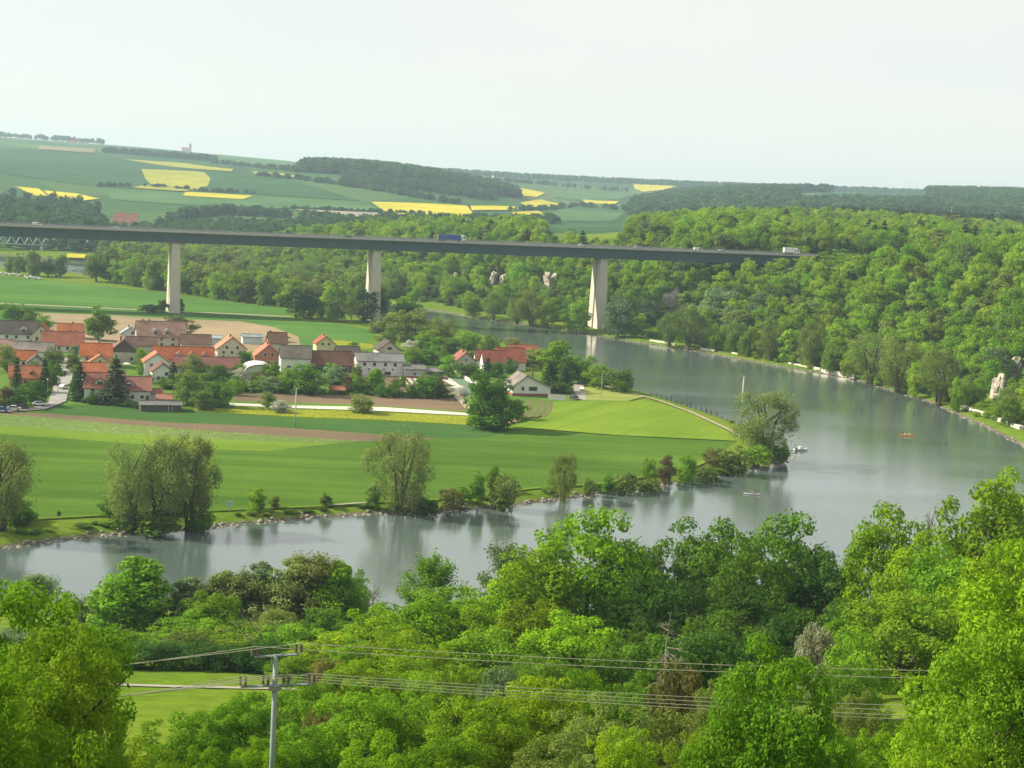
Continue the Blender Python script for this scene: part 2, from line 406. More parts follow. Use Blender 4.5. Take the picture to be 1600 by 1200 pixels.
# river surface
def water_mat():
    m, nt, out = new_mat('river_water')
    b = nt.nodes.new('ShaderNodeBsdfPrincipled'); nt.links.new(b.outputs[0], out.inputs['Surface'])
    g = nt.nodes.new('ShaderNodeNewGeometry')
    n0 = noise(nt, .02, 4, .6, g.outputs['Position'])
    c = ramp(nt, n0.outputs['Fac'], [(.3, (.070, .098, .088)), (.7, (.092, .122, .112))])
    nt.links.new(c.outputs['Color'], b.inputs['Base Color'])
    b.inputs['IOR'].default_value = 1.8; b.inputs['Specular IOR Level'].default_value = .7
    # calm and ruffled streaks
    mp = nt.nodes.new('ShaderNodeMapping'); mp.inputs['Scale'].default_value = (.5, 1.6, 1); nt.links.new(g.outputs['Position'], mp.inputs['Vector'])
    ns = noise(nt, .012, 4, .55, mp.outputs[0])
    rr = ramp(nt, ns.outputs['Fac'], [(.36, (.03, .03, .03)), (.64, (.12, .12, .12))]); nt.links.new(rr.outputs['Color'], b.inputs['Roughness'])
    mp2 = nt.nodes.new('ShaderNodeMapping'); mp2.inputs['Scale'].default_value = (.55, 1.5, 1); nt.links.new(g.outputs['Position'], mp2.inputs['Vector'])
    w1 = noise(nt, .55, 5, .6, mp2.outputs[0])
    bp = nt.nodes.new('ShaderNodeBump'); bp.inputs['Distance'].default_value = .10
    rs = ramp(nt, ns.outputs['Fac'], [(.36, (.18, .18, .18)), (.64, (.55, .55, .55))]); nt.links.new(rs.outputs['Color'], bp.inputs['Strength'])
    nt.links.new(w1.outputs['Fac'], bp.inputs['Height']); nt.links.new(bp.outputs[0], b.inputs['Normal'])
    return m
wm = MB(); wm.add([(-5900, 150, WATER), (6900, 150, WATER), (6900, 1700, WATER), (-5900, 1700, WATER)], [(0, 1, 2, 3)])
river = wm.build('river', water_mat()); tag(river, kind='structure')

# ------------------------------------------------------------------ fields, tracks
FM = {
    'wheat':  field_mat('wheat_green', (.058, .122, .018), (.088, .158, .024), .06, 9, .34, tram=(.018, .5, (.91, .93, .9))),
    'band':   field_mat('wheat_dark', (0.042, 0.102, 0.028), (0.060, 0.126, 0.033), .05, 9, .4),
    'lobe':   field_mat('barley_bright', (0.122, 0.200, 0.020), (0.154, 0.233, 0.027), 1.15, 10, .4, tram=(.030, 9.0, (.88, .91, .87))),
    'light':  field_mat('grass_light', (0.105, 0.182, 0.021), (0.134, 0.209, 0.028), .05, 6, .4),
    'mottle': field_mat('grass_mottled', (0.097, 0.163, 0.041), (0.139, 0.194, 0.060), .05, 4, .4, patch=(.5, .55, .66, (0.252, 0.286, 0.143))),
    'soil':   field_mat('soil_brown', (0.136, 0.101, 0.070), (0.176, 0.132, 0.092), .05, 3, .5),
    'soil2':  field_mat('soil_dry', (0.238, 0.189, 0.123), (0.290, 0.233, 0.154), .05, 6, .5),
    'dandel': field_mat('dandelion_meadow', (0.114, 0.176, 0.023), (0.158, 0.207, 0.026), .05, 3, .5, patch=(.9, .46, .66, (0.386, 0.328, 0.017))),
    'fleece': field_mat('crop_fleece', (0.403, 0.403, 0.353), (0.521, 0.521, 0.470), .05, 2, .6, patch=(1.2, .6, .68, (.2, .24, .1))),
    'plain':  field_mat('plain_green', (0.060, 0.143, 0.030), (0.081, 0.171, 0.036), .17, 14, .4),
    'lawn':   field_mat('lawn_dry', (0.176, 0.218, 0.050), (0.227, 0.260, 0.076), .05, 5, .5),
    'veg':    field_mat('vegetable_green', (0.079, 0.150, 0.026), (0.106, 0.185, 0.035), 1.3, 2, .5),
    'cover':  field_mat('net_bluegreen', (0.101, 0.168, 0.109), (0.143, 0.210, 0.143), 1.3, 2, .5),
    'rape':   field_mat('rapeseed', (0.404, 0.355, 0.033), (0.491, 0.429, 0.049), .3, 16, .5),
    'rape2':  field_mat('rapeseed_fading', (0.252, 0.260, 0.046), (0.311, 0.311, 0.059), .3, 16, .5),
    'beige':  field_mat('stubble_beige', (0.260, 0.229, 0.196), (0.310, 0.274, 0.240), .3, 16, .5),
    'farg':   field_mat('far_green', (0.035, 0.085, 0.038), (0.046, 0.103, 0.045), .3, 20, .5),
    'farl':   field_mat('far_light_green', (0.064, 0.138, 0.054), (0.085, 0.162, 0.066), .3, 20, .5),
    'farp':   field_mat('far_pink', (0.185, 0.185, 0.101), (0.227, 0.210, 0.126), .3, 20, .5),
    'sand':   M('sand_track', (.30, .265, .18), .9, .2, .4),
    'road':   M('road_grey', (.27, .26, .245), .85, .2, .25),
    'gravel': M('gravel_pale', (.27, .255, .21), .9, .2, .6),
}
_lay = [0]
def flat_field(name, pix, mat, z=None, kind='structure', world=None):
    """a level parcel on the flood plain; each parcel a few mm above the one below"""
    _lay[0] += 1
    zz = .02 + .012 * _lay[0] if z is None else z
    pts = world if world is not None else [gp(x, y, 0)[:2] for x, y in pix]
    b = MB(); b.add([(p[0], p[1], zz) for p in pts], [tuple(range(len(pts)))])
    me = b.mesh(name, FM[mat]); bm = bmesh.new(); bm.from_mesh(me)
    bmesh.ops.triangulate(bm, faces=bm.faces, ngon_method='EAR_CLIP')
    for f in bm.faces:
        if f.normal.z < 0: f.normal_flip()
    bm.to_mesh(me); bm.free()
    o = link(name, me); tag(o, kind=kind); return o

def strip(name, pix, w, mat, z=None, worldpts=None, drape=None):
    """a track of width w metres along a polyline"""
    _lay[0] += 1
    zz = .02 + .012 * _lay[0] if z is None else z
    P = [np.array(p[:2], float) for p in worldpts] if worldpts is not None else [gp(x, y, 0)[:2] for x, y in pix]
    Q = []
    for a, b in zip(P[:-1], P[1:]):
        n = max(1, int(np.linalg.norm(b - a) / 6)); Q += [a + (b - a) * i / n for i in range(n)]
    Q.append(P[-1]); b = MB()
    for i, p in enumerate(Q):
        t = Q[min(i + 1, len(Q) - 1)] - Q[max(i - 1, 0)]; t /= np.linalg.norm(t); nn = np.array([-t[1], t[0]])
        for s in (1, -1):
            q = p + nn * w / 2 * s; b.v.append((q[0], q[1], zz if drape is None else hz(*q) + drape))
    for i in range(len(Q) - 1): b.f.append((2 * i + 1, 2 * i + 3, 2 * i + 2, 2 * i)); b.m.append(0)
    me = b.mesh(name, FM[mat]); o = link(name, me); tag(o, kind='structure'); return o

# far side of the village: plain, ploughed field, tracks
flat_field('plain_field', [(-160, 415), (60, 437), (250, 456), (330, 468), (455, 483), (452, 500), (520, 505), (590, 517), (570, 540), (330, 570), (-160, 560)], 'plain')
flat_field('ploughed_field', [(58, 489), (180, 493), (292, 499), (376, 502), (430, 512), (466, 526), (470, 540), (300, 560), (60, 530)], 'soil2')
flat_field('dandelion_field', [(500, 531), (535, 532), (580, 538), (590, 545), (510, 544)], 'dandel')
strip('field_track', [(-150, 467), (0, 474), (110, 479), (216, 484), (300, 488), (380, 491), (455, 495)], 5.0, 'sand')
flat_field('village_ground', [(-200, 560), (60, 545), (200, 540), (330, 560), (480, 545), (560, 545), (720, 560), (850, 590), (912, 600), (905, 628), (730, 640), (360, 620), (300, 640), (90, 640), (-200, 650)], 'veg')
# near side
flat_field('wheat_field', [(-250, 640), (60, 640), (120, 630), (350, 640), (730, 662), (790, 670), (962, 681), (1148, 691), (1122, 708), (1088, 728), (1035, 741), (940, 756), (830, 764), (690, 781), (575, 786), (512, 791), (400, 796), (325, 799), (160, 806), (55, 812), (-250, 830)], 'wheat')
flat_field('wheat_strip', [(95, 632), (280, 640), (470, 655), (733, 664), (800, 671), (760, 684), (690, 686), (587, 678), (400, 665), (250, 659), (110, 648), (62, 645)], 'band')
flat_field('ploughed_strip', [(-200, 640), (62, 646), (150, 652), (250, 660), (400, 666), (462, 670), (587, 679), (687, 686), (640, 689), (567, 690), (400, 679), (200, 664), (75, 653), (-200, 642)], 'soil')
flat_field('mottled_strip', [(-200, 640), (0, 647), (75, 653), (200, 664), (400, 679), (567, 690), (500, 693), (400, 690), (200, 680), (0, 665), (-200, 655)], 'mottle')
flat_field('grass_strip', [(-200, 655), (0, 665), (200, 680), (400, 690), (500, 693), (560, 691), (490, 697), (417, 706), (310, 702), (100, 686), (0, 679), (-200, 668)], 'light')
flat_field('bare_field', [(364, 615), (460, 616), (600, 619), (716, 623), (725, 634), (732, 644), (540, 632), (364, 627)], 'soil')
flat_field('grass_margin', [(356, 627), (540, 632), (732, 643), (732, 647), (600, 638), (356, 631)], 'veg')
flat_field('fleece_bed', [(356, 630), (452, 634), (600, 637), (732, 646), (732, 650), (600, 643), (452, 638), (356, 634)], 'fleece')
flat_field('dandelion_meadow', [(304, 638), (420, 640), (520, 642), (732, 651), (735, 665), (600, 657), (460, 652), (304, 643)], 'dandel')
flat_field('garden_soil', [(540, 583), (620, 588), (700, 590), (728, 600), (725, 622), (545, 606)], 'soil')
for k, (x0, x1) in enumerate([(622, 628), (632, 638), (642, 648)]):
    flat_field('fleece_bed', [(x0, 588), (x1, 588), (x1 + 10, 601), (x0 + 10, 601)], 'fleece')
flat_field('fleece_bed', [(684, 590), (702, 591), (725, 607), (716, 609)], 'fleece')
flat_field('netted_bed', [(703, 591), (720, 591), (742, 603), (735, 622), (725, 618), (725, 606)], 'cover')
flat_field('barley_field', [(862, 629), (910, 627), (985, 628), (1000, 625), (1040, 634), (1079, 646), (1138, 676), (1150, 690), (962, 681), (865, 673), (800, 668), (824, 660), (850, 652)], 'lobe')
flat_field('vegetable_plot', [(806, 626), (862, 627), (864, 634), (850, 650), (812, 656)], 'veg')
for k in range(5):
    x = 812 + 11 * k
    strip('soil_row', [(x, 627), (x + 4, 634), (x + 3, 643), (x - 4 - k, 653)], 1.1, 'soil')
flat_field('dry_lawn', [(913, 606), (960, 610), (990, 614), (1008, 621), (980, 628), (905, 627)], 'lawn')
flat_field('soil_patch', [(772, 655), (820, 656), (800, 663), (772, 663)], 'soil2')
strip('river_track', [(990, 616), (1030, 627), (1080, 645), (1142, 674), (1158, 684)], 1.5, 'sand')
strip('bank_path', [(-100, 818), (55, 813), (160, 807), (325, 800), (400, 797), (512, 792), (575, 787), (690, 782), (830, 765), (940, 757), (1035, 742), (1088, 729), (1140, 706)], 1.4, 'light')
strip('bank_path', [(512, 792), (545, 789), (578, 787)], 1.2, 'sand')
strip('village_street', [(112, 560), (106, 575), (101, 590), (95, 610), (90, 628), (60, 640), (10, 643), (-80, 642)], 5.5, 'road')
strip('riverside_lane', [(905, 598), (903, 608), (907, 618), (908, 626)], 4.0, 'gravel')
strip('riverside_lane', [(903, 602), (940, 604), (970, 610)], 3.5, 'gravel')
strip('garden_track', [(715, 622), (726, 632), (736, 644)], 3.0, 'sand')
# foreground slope: path below the riverside trees
strip('slope_path', None, 2.2, 'gravel', worldpts=[(-120, 176), (-70, 183), (-45, 188), (-25, 191), (-5, 194), (30, 192)], drape=.12)

def clipped(name, poly, mat, step, lift):
    """a parcel draped on sloping ground (convex outline in world x, y)"""
    P = np.array([p[:2] for p in poly], float)
    x0, y0 = P.min(0); x1, y1 = P.max(0)
    nx = min(70, max(2, int((x1 - x0) / step) + 1)); ny = min(70, max(2, int((y1 - y0) / step) + 1))
    X, Y = np.meshgrid(np.linspace(x0, x1, nx), np.linspace(y0, y1, ny))
    me = grid_mesh(name, X, Y, X * 0, mat); bm = bmesh.new(); bm.from_mesh(me)
    area = sum(P[i][0] * P[(i + 1) % len(P)][1] - P[(i + 1) % len(P)][0] * P[i][1] for i in range(len(P)))
    if area < 0: P = P[::-1]
    for i in range(len(P)):
        a, b = P[i], P[(i + 1) % len(P)]; e = b - a
        if np.linalg.norm(e) < .5: continue
        bmesh.ops.bisect_plane(bm, geom=bm.verts[:] + bm.edges[:] + bm.faces[:], plane_co=(a[0], a[1], 0), plane_no=(e[1], -e[0], 0), clear_outer=True)
    if not bm.verts: bm.free(); return None
    vs = list(bm.verts); h = height([v.co.x for v in vs], [v.co.y for v in vs])
    for v, z in zip(vs, h): v.co.z = z + lift
    bm.to_mesh(me); bm.free(); o = link(name, me); tag(o, kind='structure'); return o

def far_field(name, pix, mat, lift=1.2, dmin=1400):
    P = [onground(x, y, dmin) for x, y in pix]
    return clipped(name, P, FM[mat], 16, lift)

far_field('green_field', [(0, 233), (150, 241), (300, 254), (330, 300), (150, 292), (0, 272)], 'farg', .8)
far_field('green_field', [(300, 254), (460, 283), (640, 318), (580, 316), (330, 300)], 'farg', .8)
far_field('green_field', [(160, 296), (330, 303), (580, 320), (600, 330), (460, 327), (300, 322), (175, 312)], 'farl', .8)
far_field('grass_field', [(0, 221), (150, 233), (145, 239), (0, 230)], 'farl')
far_field('stubble_field', [(60, 228), (150, 234), (145, 240), (60, 234)], 'farp', 1.8)
far_field('grass_field', [(312, 241), (448, 247), (470, 264), (335, 254)], 'farl')
far_field('grass_field', [(855, 296), (985, 304), (970, 312), (880, 312)], 'farl')
far_field('grass_field', [(800, 325), (880, 327), (975, 332), (960, 345), (860, 345)], 'farl', .6)
for nm, c, pix in [
    ('rapeseed_field', 'rape2', [(220, 265), (250, 266), (318, 270), (329, 280), (325, 292), (303, 298), (235, 289), (228, 282)]),
    ('rapeseed_field', 'rape2', [(208, 295), (225, 290), (262, 293), (300, 299), (280, 300)]),
    ('rapeseed_field', 'rape', [(290, 301), (395, 307), (380, 313), (286, 307)]),
    ('rapeseed_field', 'rape', [(25, 293), (60, 296), (82, 313), (50, 306)]),
    ('rapeseed_field', 'rape', [(68, 299), (120, 304), (155, 312), (130, 315), (84, 313)]),
    ('rapeseed_field', 'rape2', [(190, 249), (290, 256), (365, 265), (362, 269), (250, 259)]),
    ('rapeseed_field', 'rape2', [(380, 266), (440, 272), (525, 282), (522, 287), (400, 273)]),
    ('rapeseed_field', 'rape', [(580, 317), (595, 317), (730, 323), (742, 338), (735, 346), (680, 345), (600, 331)]),
    ('rapeseed_field', 'rape', [(735, 323), (805, 324), (803, 330), (737, 330)]),
    ('rapeseed_field', 'rape', [(800, 333), (840, 331), (860, 338), (855, 345), (825, 347), (805, 341)]),
    ('rapeseed_field', 'rape', [(778, 289), (800, 292), (852, 302), (838, 309), (785, 302)]),
    ('rapeseed_field', 'rape', [(812, 318), (845, 313), (877, 320), (872, 326), (825, 324)]),
    ('rapeseed_field', 'rape', [(910, 313), (967, 315), (960, 320), (915, 318)]),
    ('rapeseed_field', 'rape', [(989, 288), (1077, 291), (1030, 298), (1007, 301), (992, 296)]),
    ('rapeseed_field', 'rape', [(736, 283), (765, 284), (757, 290), (738, 289)]),
    ('rapeseed_field', 'rape', [(105, 399), (134, 400), (132, 406), (104, 405)]),
    ('stubble_field', 'beige', [(460, 328), (590, 334), (592, 347), (540, 344)]),
    ('stubble_field', 'beige', [(600, 335), (668, 338), (655, 348), (605, 346)])]:
    far_field(nm, pix, c, 1.6, 1400 if pix[0][1] < 390 else 1300)

# ------------------------------------------------------------------ trees
def leaves(name, P, Nrm, size, aspect, mat, seed, long_axis=None):
    """one rhombic leaf spray per point, facing Nrm"""
    g = np.random.default_rng(seed); n = len(P)
    Nrm = Nrm / np.maximum(np.linalg.norm(Nrm, axis=1, keepdims=True), 1e-6)
    A = g.normal(size=(n, 3)) if long_axis is None else long_axis + g.normal(size=(n, 3)) * .25
    T = A - Nrm * (A * Nrm).sum(1, keepdims=True); T /= np.maximum(np.linalg.norm(T, axis=1, keepdims=True), 1e-6)
    B = np.cross(Nrm, T); s = (size * g.uniform(.6, 1.35, n))[:, None]
    k = g.uniform(-.25, .25, n)[:, None]
    co = np.stack([P - T * s, P - B * s * aspect + T * s * k + Nrm * s * .18, P + T * s, P + B * s * aspect - T * s * k + Nrm * s * .12], 1).reshape(-1, 3)
    q = np.arange(4 * n, dtype=np.int32).reshape(-1, 4)
    return quad_mesh(name, co, q, mat)

def sph(g, n):
    v = g.normal(size=(n, 3)); return v / np.linalg.norm(v, axis=1, keepdims=True)

def broad_crown(name, seed, mat, R=5.0, H=14.0, zb=.9, ncl=46, rc=(1.1, 2.1), n=2600, size=.45, fill=.12, lean=0.0, cone=0.0, jit=.55, flat=.85):
    """a crown of leaf clumps set unevenly round a rough ellipsoid"""
    g = np.random.default_rng(seed)
    rz = (H - zb) / 2; zc = (H + zb) / 2
    d = sph(g, ncl); d[:, 2] = np.where(d[:, 2] < -.93, -d[:, 2], d[:, 2])
    rr = g.uniform(.42, .95, ncl); C = d * np.array([R, R, rz]) * rr[:, None]
    tz = (C[:, 2] / rz + 1) / 2
    sc = 1 - cone * np.clip(tz, 0, 1); C[:, :2] *= sc[:, None]
    C[:, :2] *= (1 + .22 * np.sin(np.arctan2(C[:, 1], C[:, 0]) * 3 + seed))[:, None]
    C[:, 0] += lean * tz; C[:, 2] += zc
    rad = g.uniform(*rc, ncl) * (1 - .45 * cone * tz) * np.where(tz > .75, .85, 1)
    w = rad ** 2; cnt = np.maximum(6, (n * (1 - fill) * w / w.sum()).astype(int))
    P, N = [], []
    for c, r, k, dd in zip(C, rad, cnt, d):
        q = sph(g, int(k * 1.7)); q = q[(q @ (dd * .8 + np.array([0, 0, .25]))) > -.55][:k]
        bump = 1 + .18 * np.sin(q[:, 0] * 5 + seed) * np.cos(q[:, 1] * 6)
        P.append(c + q * (r * g.uniform(.72, 1.12, len(q)) * bump)[:, None] * np.array([1, 1, flat]))
        N.append(q + g.normal(size=q.shape) * jit + np.array([0, 0, .25]))
    m = int(n * fill); q = sph(g, m) * g.uniform(.2, .8, m)[:, None]
    P.append(q * np.array([R, R, rz]) * .85 + np.array([0, 0, zc])); N.append(sph(g, m))
    return leaves(name, np.concatenate(P), np.concatenate(N), size, .58, mat, seed + 1)

def willow_crown(name, seed, mat, R=5.0, H=14.0, zb=.3, n=11500, size=.19, ncl=50):
    """rounded boughs of fine hanging sprays, ragged at the edges"""
    g = np.random.default_rng(seed); rz = (H - zb) / 2; zc = (H + zb) / 2
    d = sph(g, ncl); C = d * np.array([R, R, rz]) * g.uniform(.5, .95, ncl)[:, None]
    C[:, :2] *= (1 + .25 * np.sin(np.arctan2(C[:, 1], C[:, 0]) * 3 + seed))[:, None]; C[:, 2] += zc
    C[:, :2] *= np.interp(C[:, 2] / H, [0, .45, .75, 1], [.78, 1.0, .95, .8])[:, None]
    rad = g.uniform(.75, 1.55, ncl); w = rad ** 2; cnt = np.maximum(20, (n * .86 * w / w.sum()).astype(int)); P, N, A = [], [], []
    for c, r, k, dd in zip(C, rad, cnt, d):
        q = sph(g, int(k * 1.6)); q = q[(q @ (dd * .8 + np.array([0, 0, .3]))) > -.5][:k]
        p = c + q * (r * g.uniform(.6, 1.15, len(q)))[:, None] * np.array([1, 1, 1.05]); p[:, 2] -= np.where(g.random(len(q)) < .12, g.uniform(0, 1.3, len(q)), 0)
        P.append(p); N.append(q + g.normal(size=q.shape) * .6 + np.array([0, 0, .25])); A.append(np.tile([0, 0, -.7], (len(q), 1)) + q * .9)
    m = int(n * .14); q = sph(g, m) * g.uniform(.3, 1.06, m)[:, None]; P.append(q * np.array([R, R, rz]) + np.array([0, 0, zc])); N.append(sph(g, m)); A.append(np.tile([0, 0, -1.0], (m, 1)))
    P = np.concatenate(P); k = P[:, 2] > .2
    return leaves(name, P[k], np.concatenate(N)[k], size, .36, mat, seed + 1, np.concatenate(A)[k])

def spruce_crown(name, seed, mat, R=3.0, H=14.0, zb=.8, n=2400, size=.42, whorls=17):
    g = np.random.default_rng(seed); P, N, A = [], [], []
    per = n // whorls
    for i in range(whorls):
        t = (i + g.uniform(-.3, .3)) / whorls; z0 = zb + (H - zb) * t; r = R * (1 - t) ** .85 + .12
        nb = int(7 + 5 * (1 - t)); az = g.uniform(0, 6.28) + np.arange(nb) * 6.283 / nb + g.normal(size=nb) * .2
        k = g.integers(0, nb, per); a = az[k] + g.normal(size=per) * .16; s = g.uniform(.12, 1, per) ** .7 * r * g.uniform(.75, 1.1, nb)[k]
        z = z0 - .32 * s + .10 * s * s / max(r, .3) + g.normal(size=per) * .10
        P.append(np.stack([np.cos(a) * s, np.sin(a) * s, z], 1))
        N.append(np.stack([np.cos(a) * .45, np.sin(a) * .45, np.ones(per)], 1) + g.normal(size=(per, 3)) * .45)
        A.append(np.stack([np.cos(a), np.sin(a), -.35 * np.ones(per)], 1))
    P.append(np.stack([np.zeros(12), np.zeros(12), np.linspace(H - 1.2, H, 12)], 1)); N.append(sph(g, 12)); A.append(np.tile([0, 0, 1.], (12, 1)))
    return leaves(name, np.concatenate(P), np.concatenate(N), size, .42, mat, seed + 1, np.concatenate(A))

def limb_paths(g, H, R, n, z0=.18, z1=.62, up=.55):
    out = []
    for i in range(n):
        a = 2 * math.pi * i / n + g.uniform(-.4, .4); zs = H * g.uniform(z0, z1); L = R * g.uniform(.6, .95)
        p0 = np.array([0, 0, zs]); p1 = p0 + np.array([math.cos(a) * L * .45, math.sin(a) * L * .45, L * up * .55]); p2 = p0 + np.array([math.cos(a) * L, math.sin(a) * L, L * up * 1.25])
        out.append([p0, p1, p2])
    return out

def trunk_mesh(name, seed, H=14.0, R=5.0, r=.30, n=7, mat=None, top=.72, up=.6, stems=1):
    g = np.random.default_rng(seed); b = MB()
    for s in range(stems):
        a = 6.28 * s / stems + .5; off = np.array([math.cos(a), math.sin(a), 0]) * (.0 if stems == 1 else .35)
        sp = np.array([math.cos(a), math.sin(a), 0]) * (0 if stems == 1 else R * .45)
        pts = [off + sp * (t ** 1.5) + np.array([g.normal() * .10, g.normal() * .10, H * top * t]) for t in (0, .06, .3, .6, 1)]
        b.tube(pts, [r * 1.5, r * 1.05, r * .8, r * .5, r * .14], 7)
    for p in limb_paths(g, H, R, n, up=up): b.tube(p, [r * .42, r * .26, r * .08], 5, cap=False)
    return b.mesh(name, mat or BARK)

# prototypes: (crown mesh, trunk mesh), nominal crown radius and height
PRO = {}
def proto(key, crown, trunk, R, H):
    if crown is not None:   # true extents of the crown
        c = np.empty(len(crown.vertices) * 3, np.float32); crown.vertices.foreach_get('co', c); c = c.reshape(-1, 3)
        R = float(np.percentile(np.hypot(c[:, 0], c[:, 1]), 94)); H = float(np.percentile(c[:, 2], 99.6))
    PRO.setdefault(key, []).append((crown, trunk, R, H))
tk_mid = [trunk_mesh('trunk', 900 + i) for i in range(3)]
tk_near = [trunk_mesh('trunk', 910 + i, n=11, r=.28) for i in range(2)]
tk_willow = [trunk_mesh('trunk', 920 + i, n=8, r=.34, stems=3, up=.9, top=.8) for i in range(2)]
tk_spruce = trunk_mesh('trunk', 930, n=0, r=.2, top=.97)
tk_shrub = trunk_mesh('trunk', 940, H=5, R=2.5, n=7, r=.09, stems=3, up=1.0)
for i in range(3):
    proto('near', broad_crown('crown', 100 + i, None, n=38000, size=.112, ncl=120, rc=(.40, 1.30), fill=.06, jit=.6), tk_near[i % 2], 5.6, 14.6)
for i in range(3):
    proto('mid', broad_crown('crown', 200 + i, None, n=14000, size=.185, ncl=92, rc=(.45, 1.5), fill=.07, zb=-.2), tk_mid[i], 5.6, 14.6)
proto('midcone', broad_crown('crown', 210, None, n=9000, size=.22, R=4.4, zb=1.6, ncl=60, rc=(.8, 1.5), cone=.62), tk_mid[0], 4.4, 14.6)
for i in range(4):
    proto('tree', broad_crown('crown', 300 + i, None, n=4600, size=.31, ncl=52, rc=(.7, 1.9), zb=-.8), tk_mid[i % 3], 5.7, 14.6)
for i in range(2):
    proto('tall', broad_crown('crown', 320 + i, None, n=3600, size=.32, R=3.4, ncl=38, rc=(.8, 1.6), zb=-.9, cone=.35), tk_mid[i], 3.9, 14.6)
for i in range(3):
    proto('willow', willow_crown('crown', 400 + i, None), tk_willow[i % 2], 5.2, 14.6)
for i in range(2):
    proto('spruce', spruce_crown('crown', 500 + i, None), tk_spruce, 3.0, 14.0)
for i in range(2):
    proto('shrub', broad_crown('crown', 600 + i, None, R=2.5, H=5.0, zb=.1, n=1500, size=.25, ncl=30, rc=(.55, 1.05)), tk_shrub, 2.8, 5.2)
for i in range(2):
    proto('nearshrub', broad_crown('crown', 620 + i, None, R=2.5, H=5.0, zb=.1, n=9000, size=.10, ncl=60, rc=(.35, .8)), tk_shrub, 2.8, 5.2)

def airy(key, seed, n=1800, size=.15, dead=False, H=14.0, R=4.0):
    """open tree: fine ascending branches with sparse leaves"""
    g = np.random.default_rng(seed); b = MB(); tips = []
    trunk = [np.array([g.normal() * .1 * t * 2, g.normal() * .1 * t * 2, H * .93 * t]) for t in (0, .1, .3, .5, .75, 1)]
    b.tube(trunk, [.26, .2, .16, .12, .07, .02], 6)
    for i in range(26 if not dead else 60):
        t = g.uniform(.2, .92); z = H * .93 * t; a = i * 2.4 + g.uniform(-.4, .4); L = R * (1.15 - t) * g.uniform(.7, 1.15)
        up = g.uniform(.7, 1.5) if not dead else g.uniform(-.6, .15)
        p = [np.array([0, 0, z]), np.array([math.cos(a) * L * .5, math.sin(a) * L * .5, z + L * up * .42]), np.array([math.cos(a) * L, math.sin(a) * L, z + L * up])]
        b.tube(p, [.075, .045, .015] if not dead else [.045, .028, .01], 4, cap=False)
        for j in range(6):
            s = g.uniform(.3, 1); q = p[0] + (p[2] - p[0]) * s; e = q + np.array([math.cos(a + g.normal() * .9), math.sin(a + g.normal() * .9), up * .8 if not dead else g.uniform(-.5, .4)]) * L * .32
            b.tube([q, e], [.028, .008], 3, cap=False); tips += [q, (q + e) / 2, e, e]
    tips = np.array(tips); P = tips[g.integers(0, len(tips), n)] + g.normal(size=(n, 3)) * np.array([.34, .34, .4])
    cr = None if dead else leaves('crown', P, sph(g, n) + np.array([0, 0, .4]), size, .5, None, seed)
    proto(key, cr, b.mesh('trunk', BARK if not dead else BARK_PALE), R * .95, H)
airy('airy', 700, 8500, .16); airy('airy', 701, 7500, .16); airy('airy', 704, 8000, .16); airy('bare', 702, 350, .12); airy('dead', 703, dead=True, R=4.6)

for key in PRO:
    for cr, tr, R, H in PRO[key]:
        if cr is not None and not cr.materials: cr.materials.append(LM['beech'])

_pick = {}
def tree_at(p, Hm, Rm, kind='tree', mat='beech', name='broadleaf_tree', label=None, cat='tree', group=None, rz=None):
    """a tree of height Hm and crown radius Rm standing at p"""
    i = _pick.get(kind, 0); _pick[kind] = i + 1
    cr, tr, R, H = PRO[kind][i % len(PRO[kind])]
    root = empty(name, p, rnd.uniform(0, 6.28) if rz is None else rz, label, cat, group)
    k, kz = Rm / R, Hm / H
    t = link('trunk', tr, root); t.scale = (max(k, .4 * kz), max(k, .4 * kz), kz)
    c = None
    if cr is not None:
        c = link('crown', cr, root); c.scale = (k, k, kz)
        c.material_slots[0].link = 'OBJECT'; c.material_slots[0].material = LM[mat]
    root.location.z -= .15
    return root, c

def plant(px, pyb, pyt, wpx, kind='tree', mat='beech', label=None, name='broadleaf_tree', cat='tree', group=None, z=0.0):
    """tree on level ground: foot at (px, pyb), top at pyt, wpx wide in the photograph"""
    p = gp(px, pyb, z); p[2] = hz(p[0], p[1]) if z == 0.0 else z
    s = F / p[1]; top = at(px, pyt, p[1])[2]
    return tree_at(p, max(top - p[2], .8), wpx / s / 2, kind, mat, name, label, cat, group)

def plant_d(px, pyt, wpx, D, kind='near', mat='oak', label=None, name='broadleaf_tree', cat='tree', group=None):
    """tree on the near slope: top at (px, pyt), standing D metres away"""
    q = at(px, pyt, D); z = hz(q[0], q[1])
    return tree_at((q[0], q[1], z), max(q[2] - z, 1.5), wpx * D / F / 2, kind, mat, name, label, cat, group)

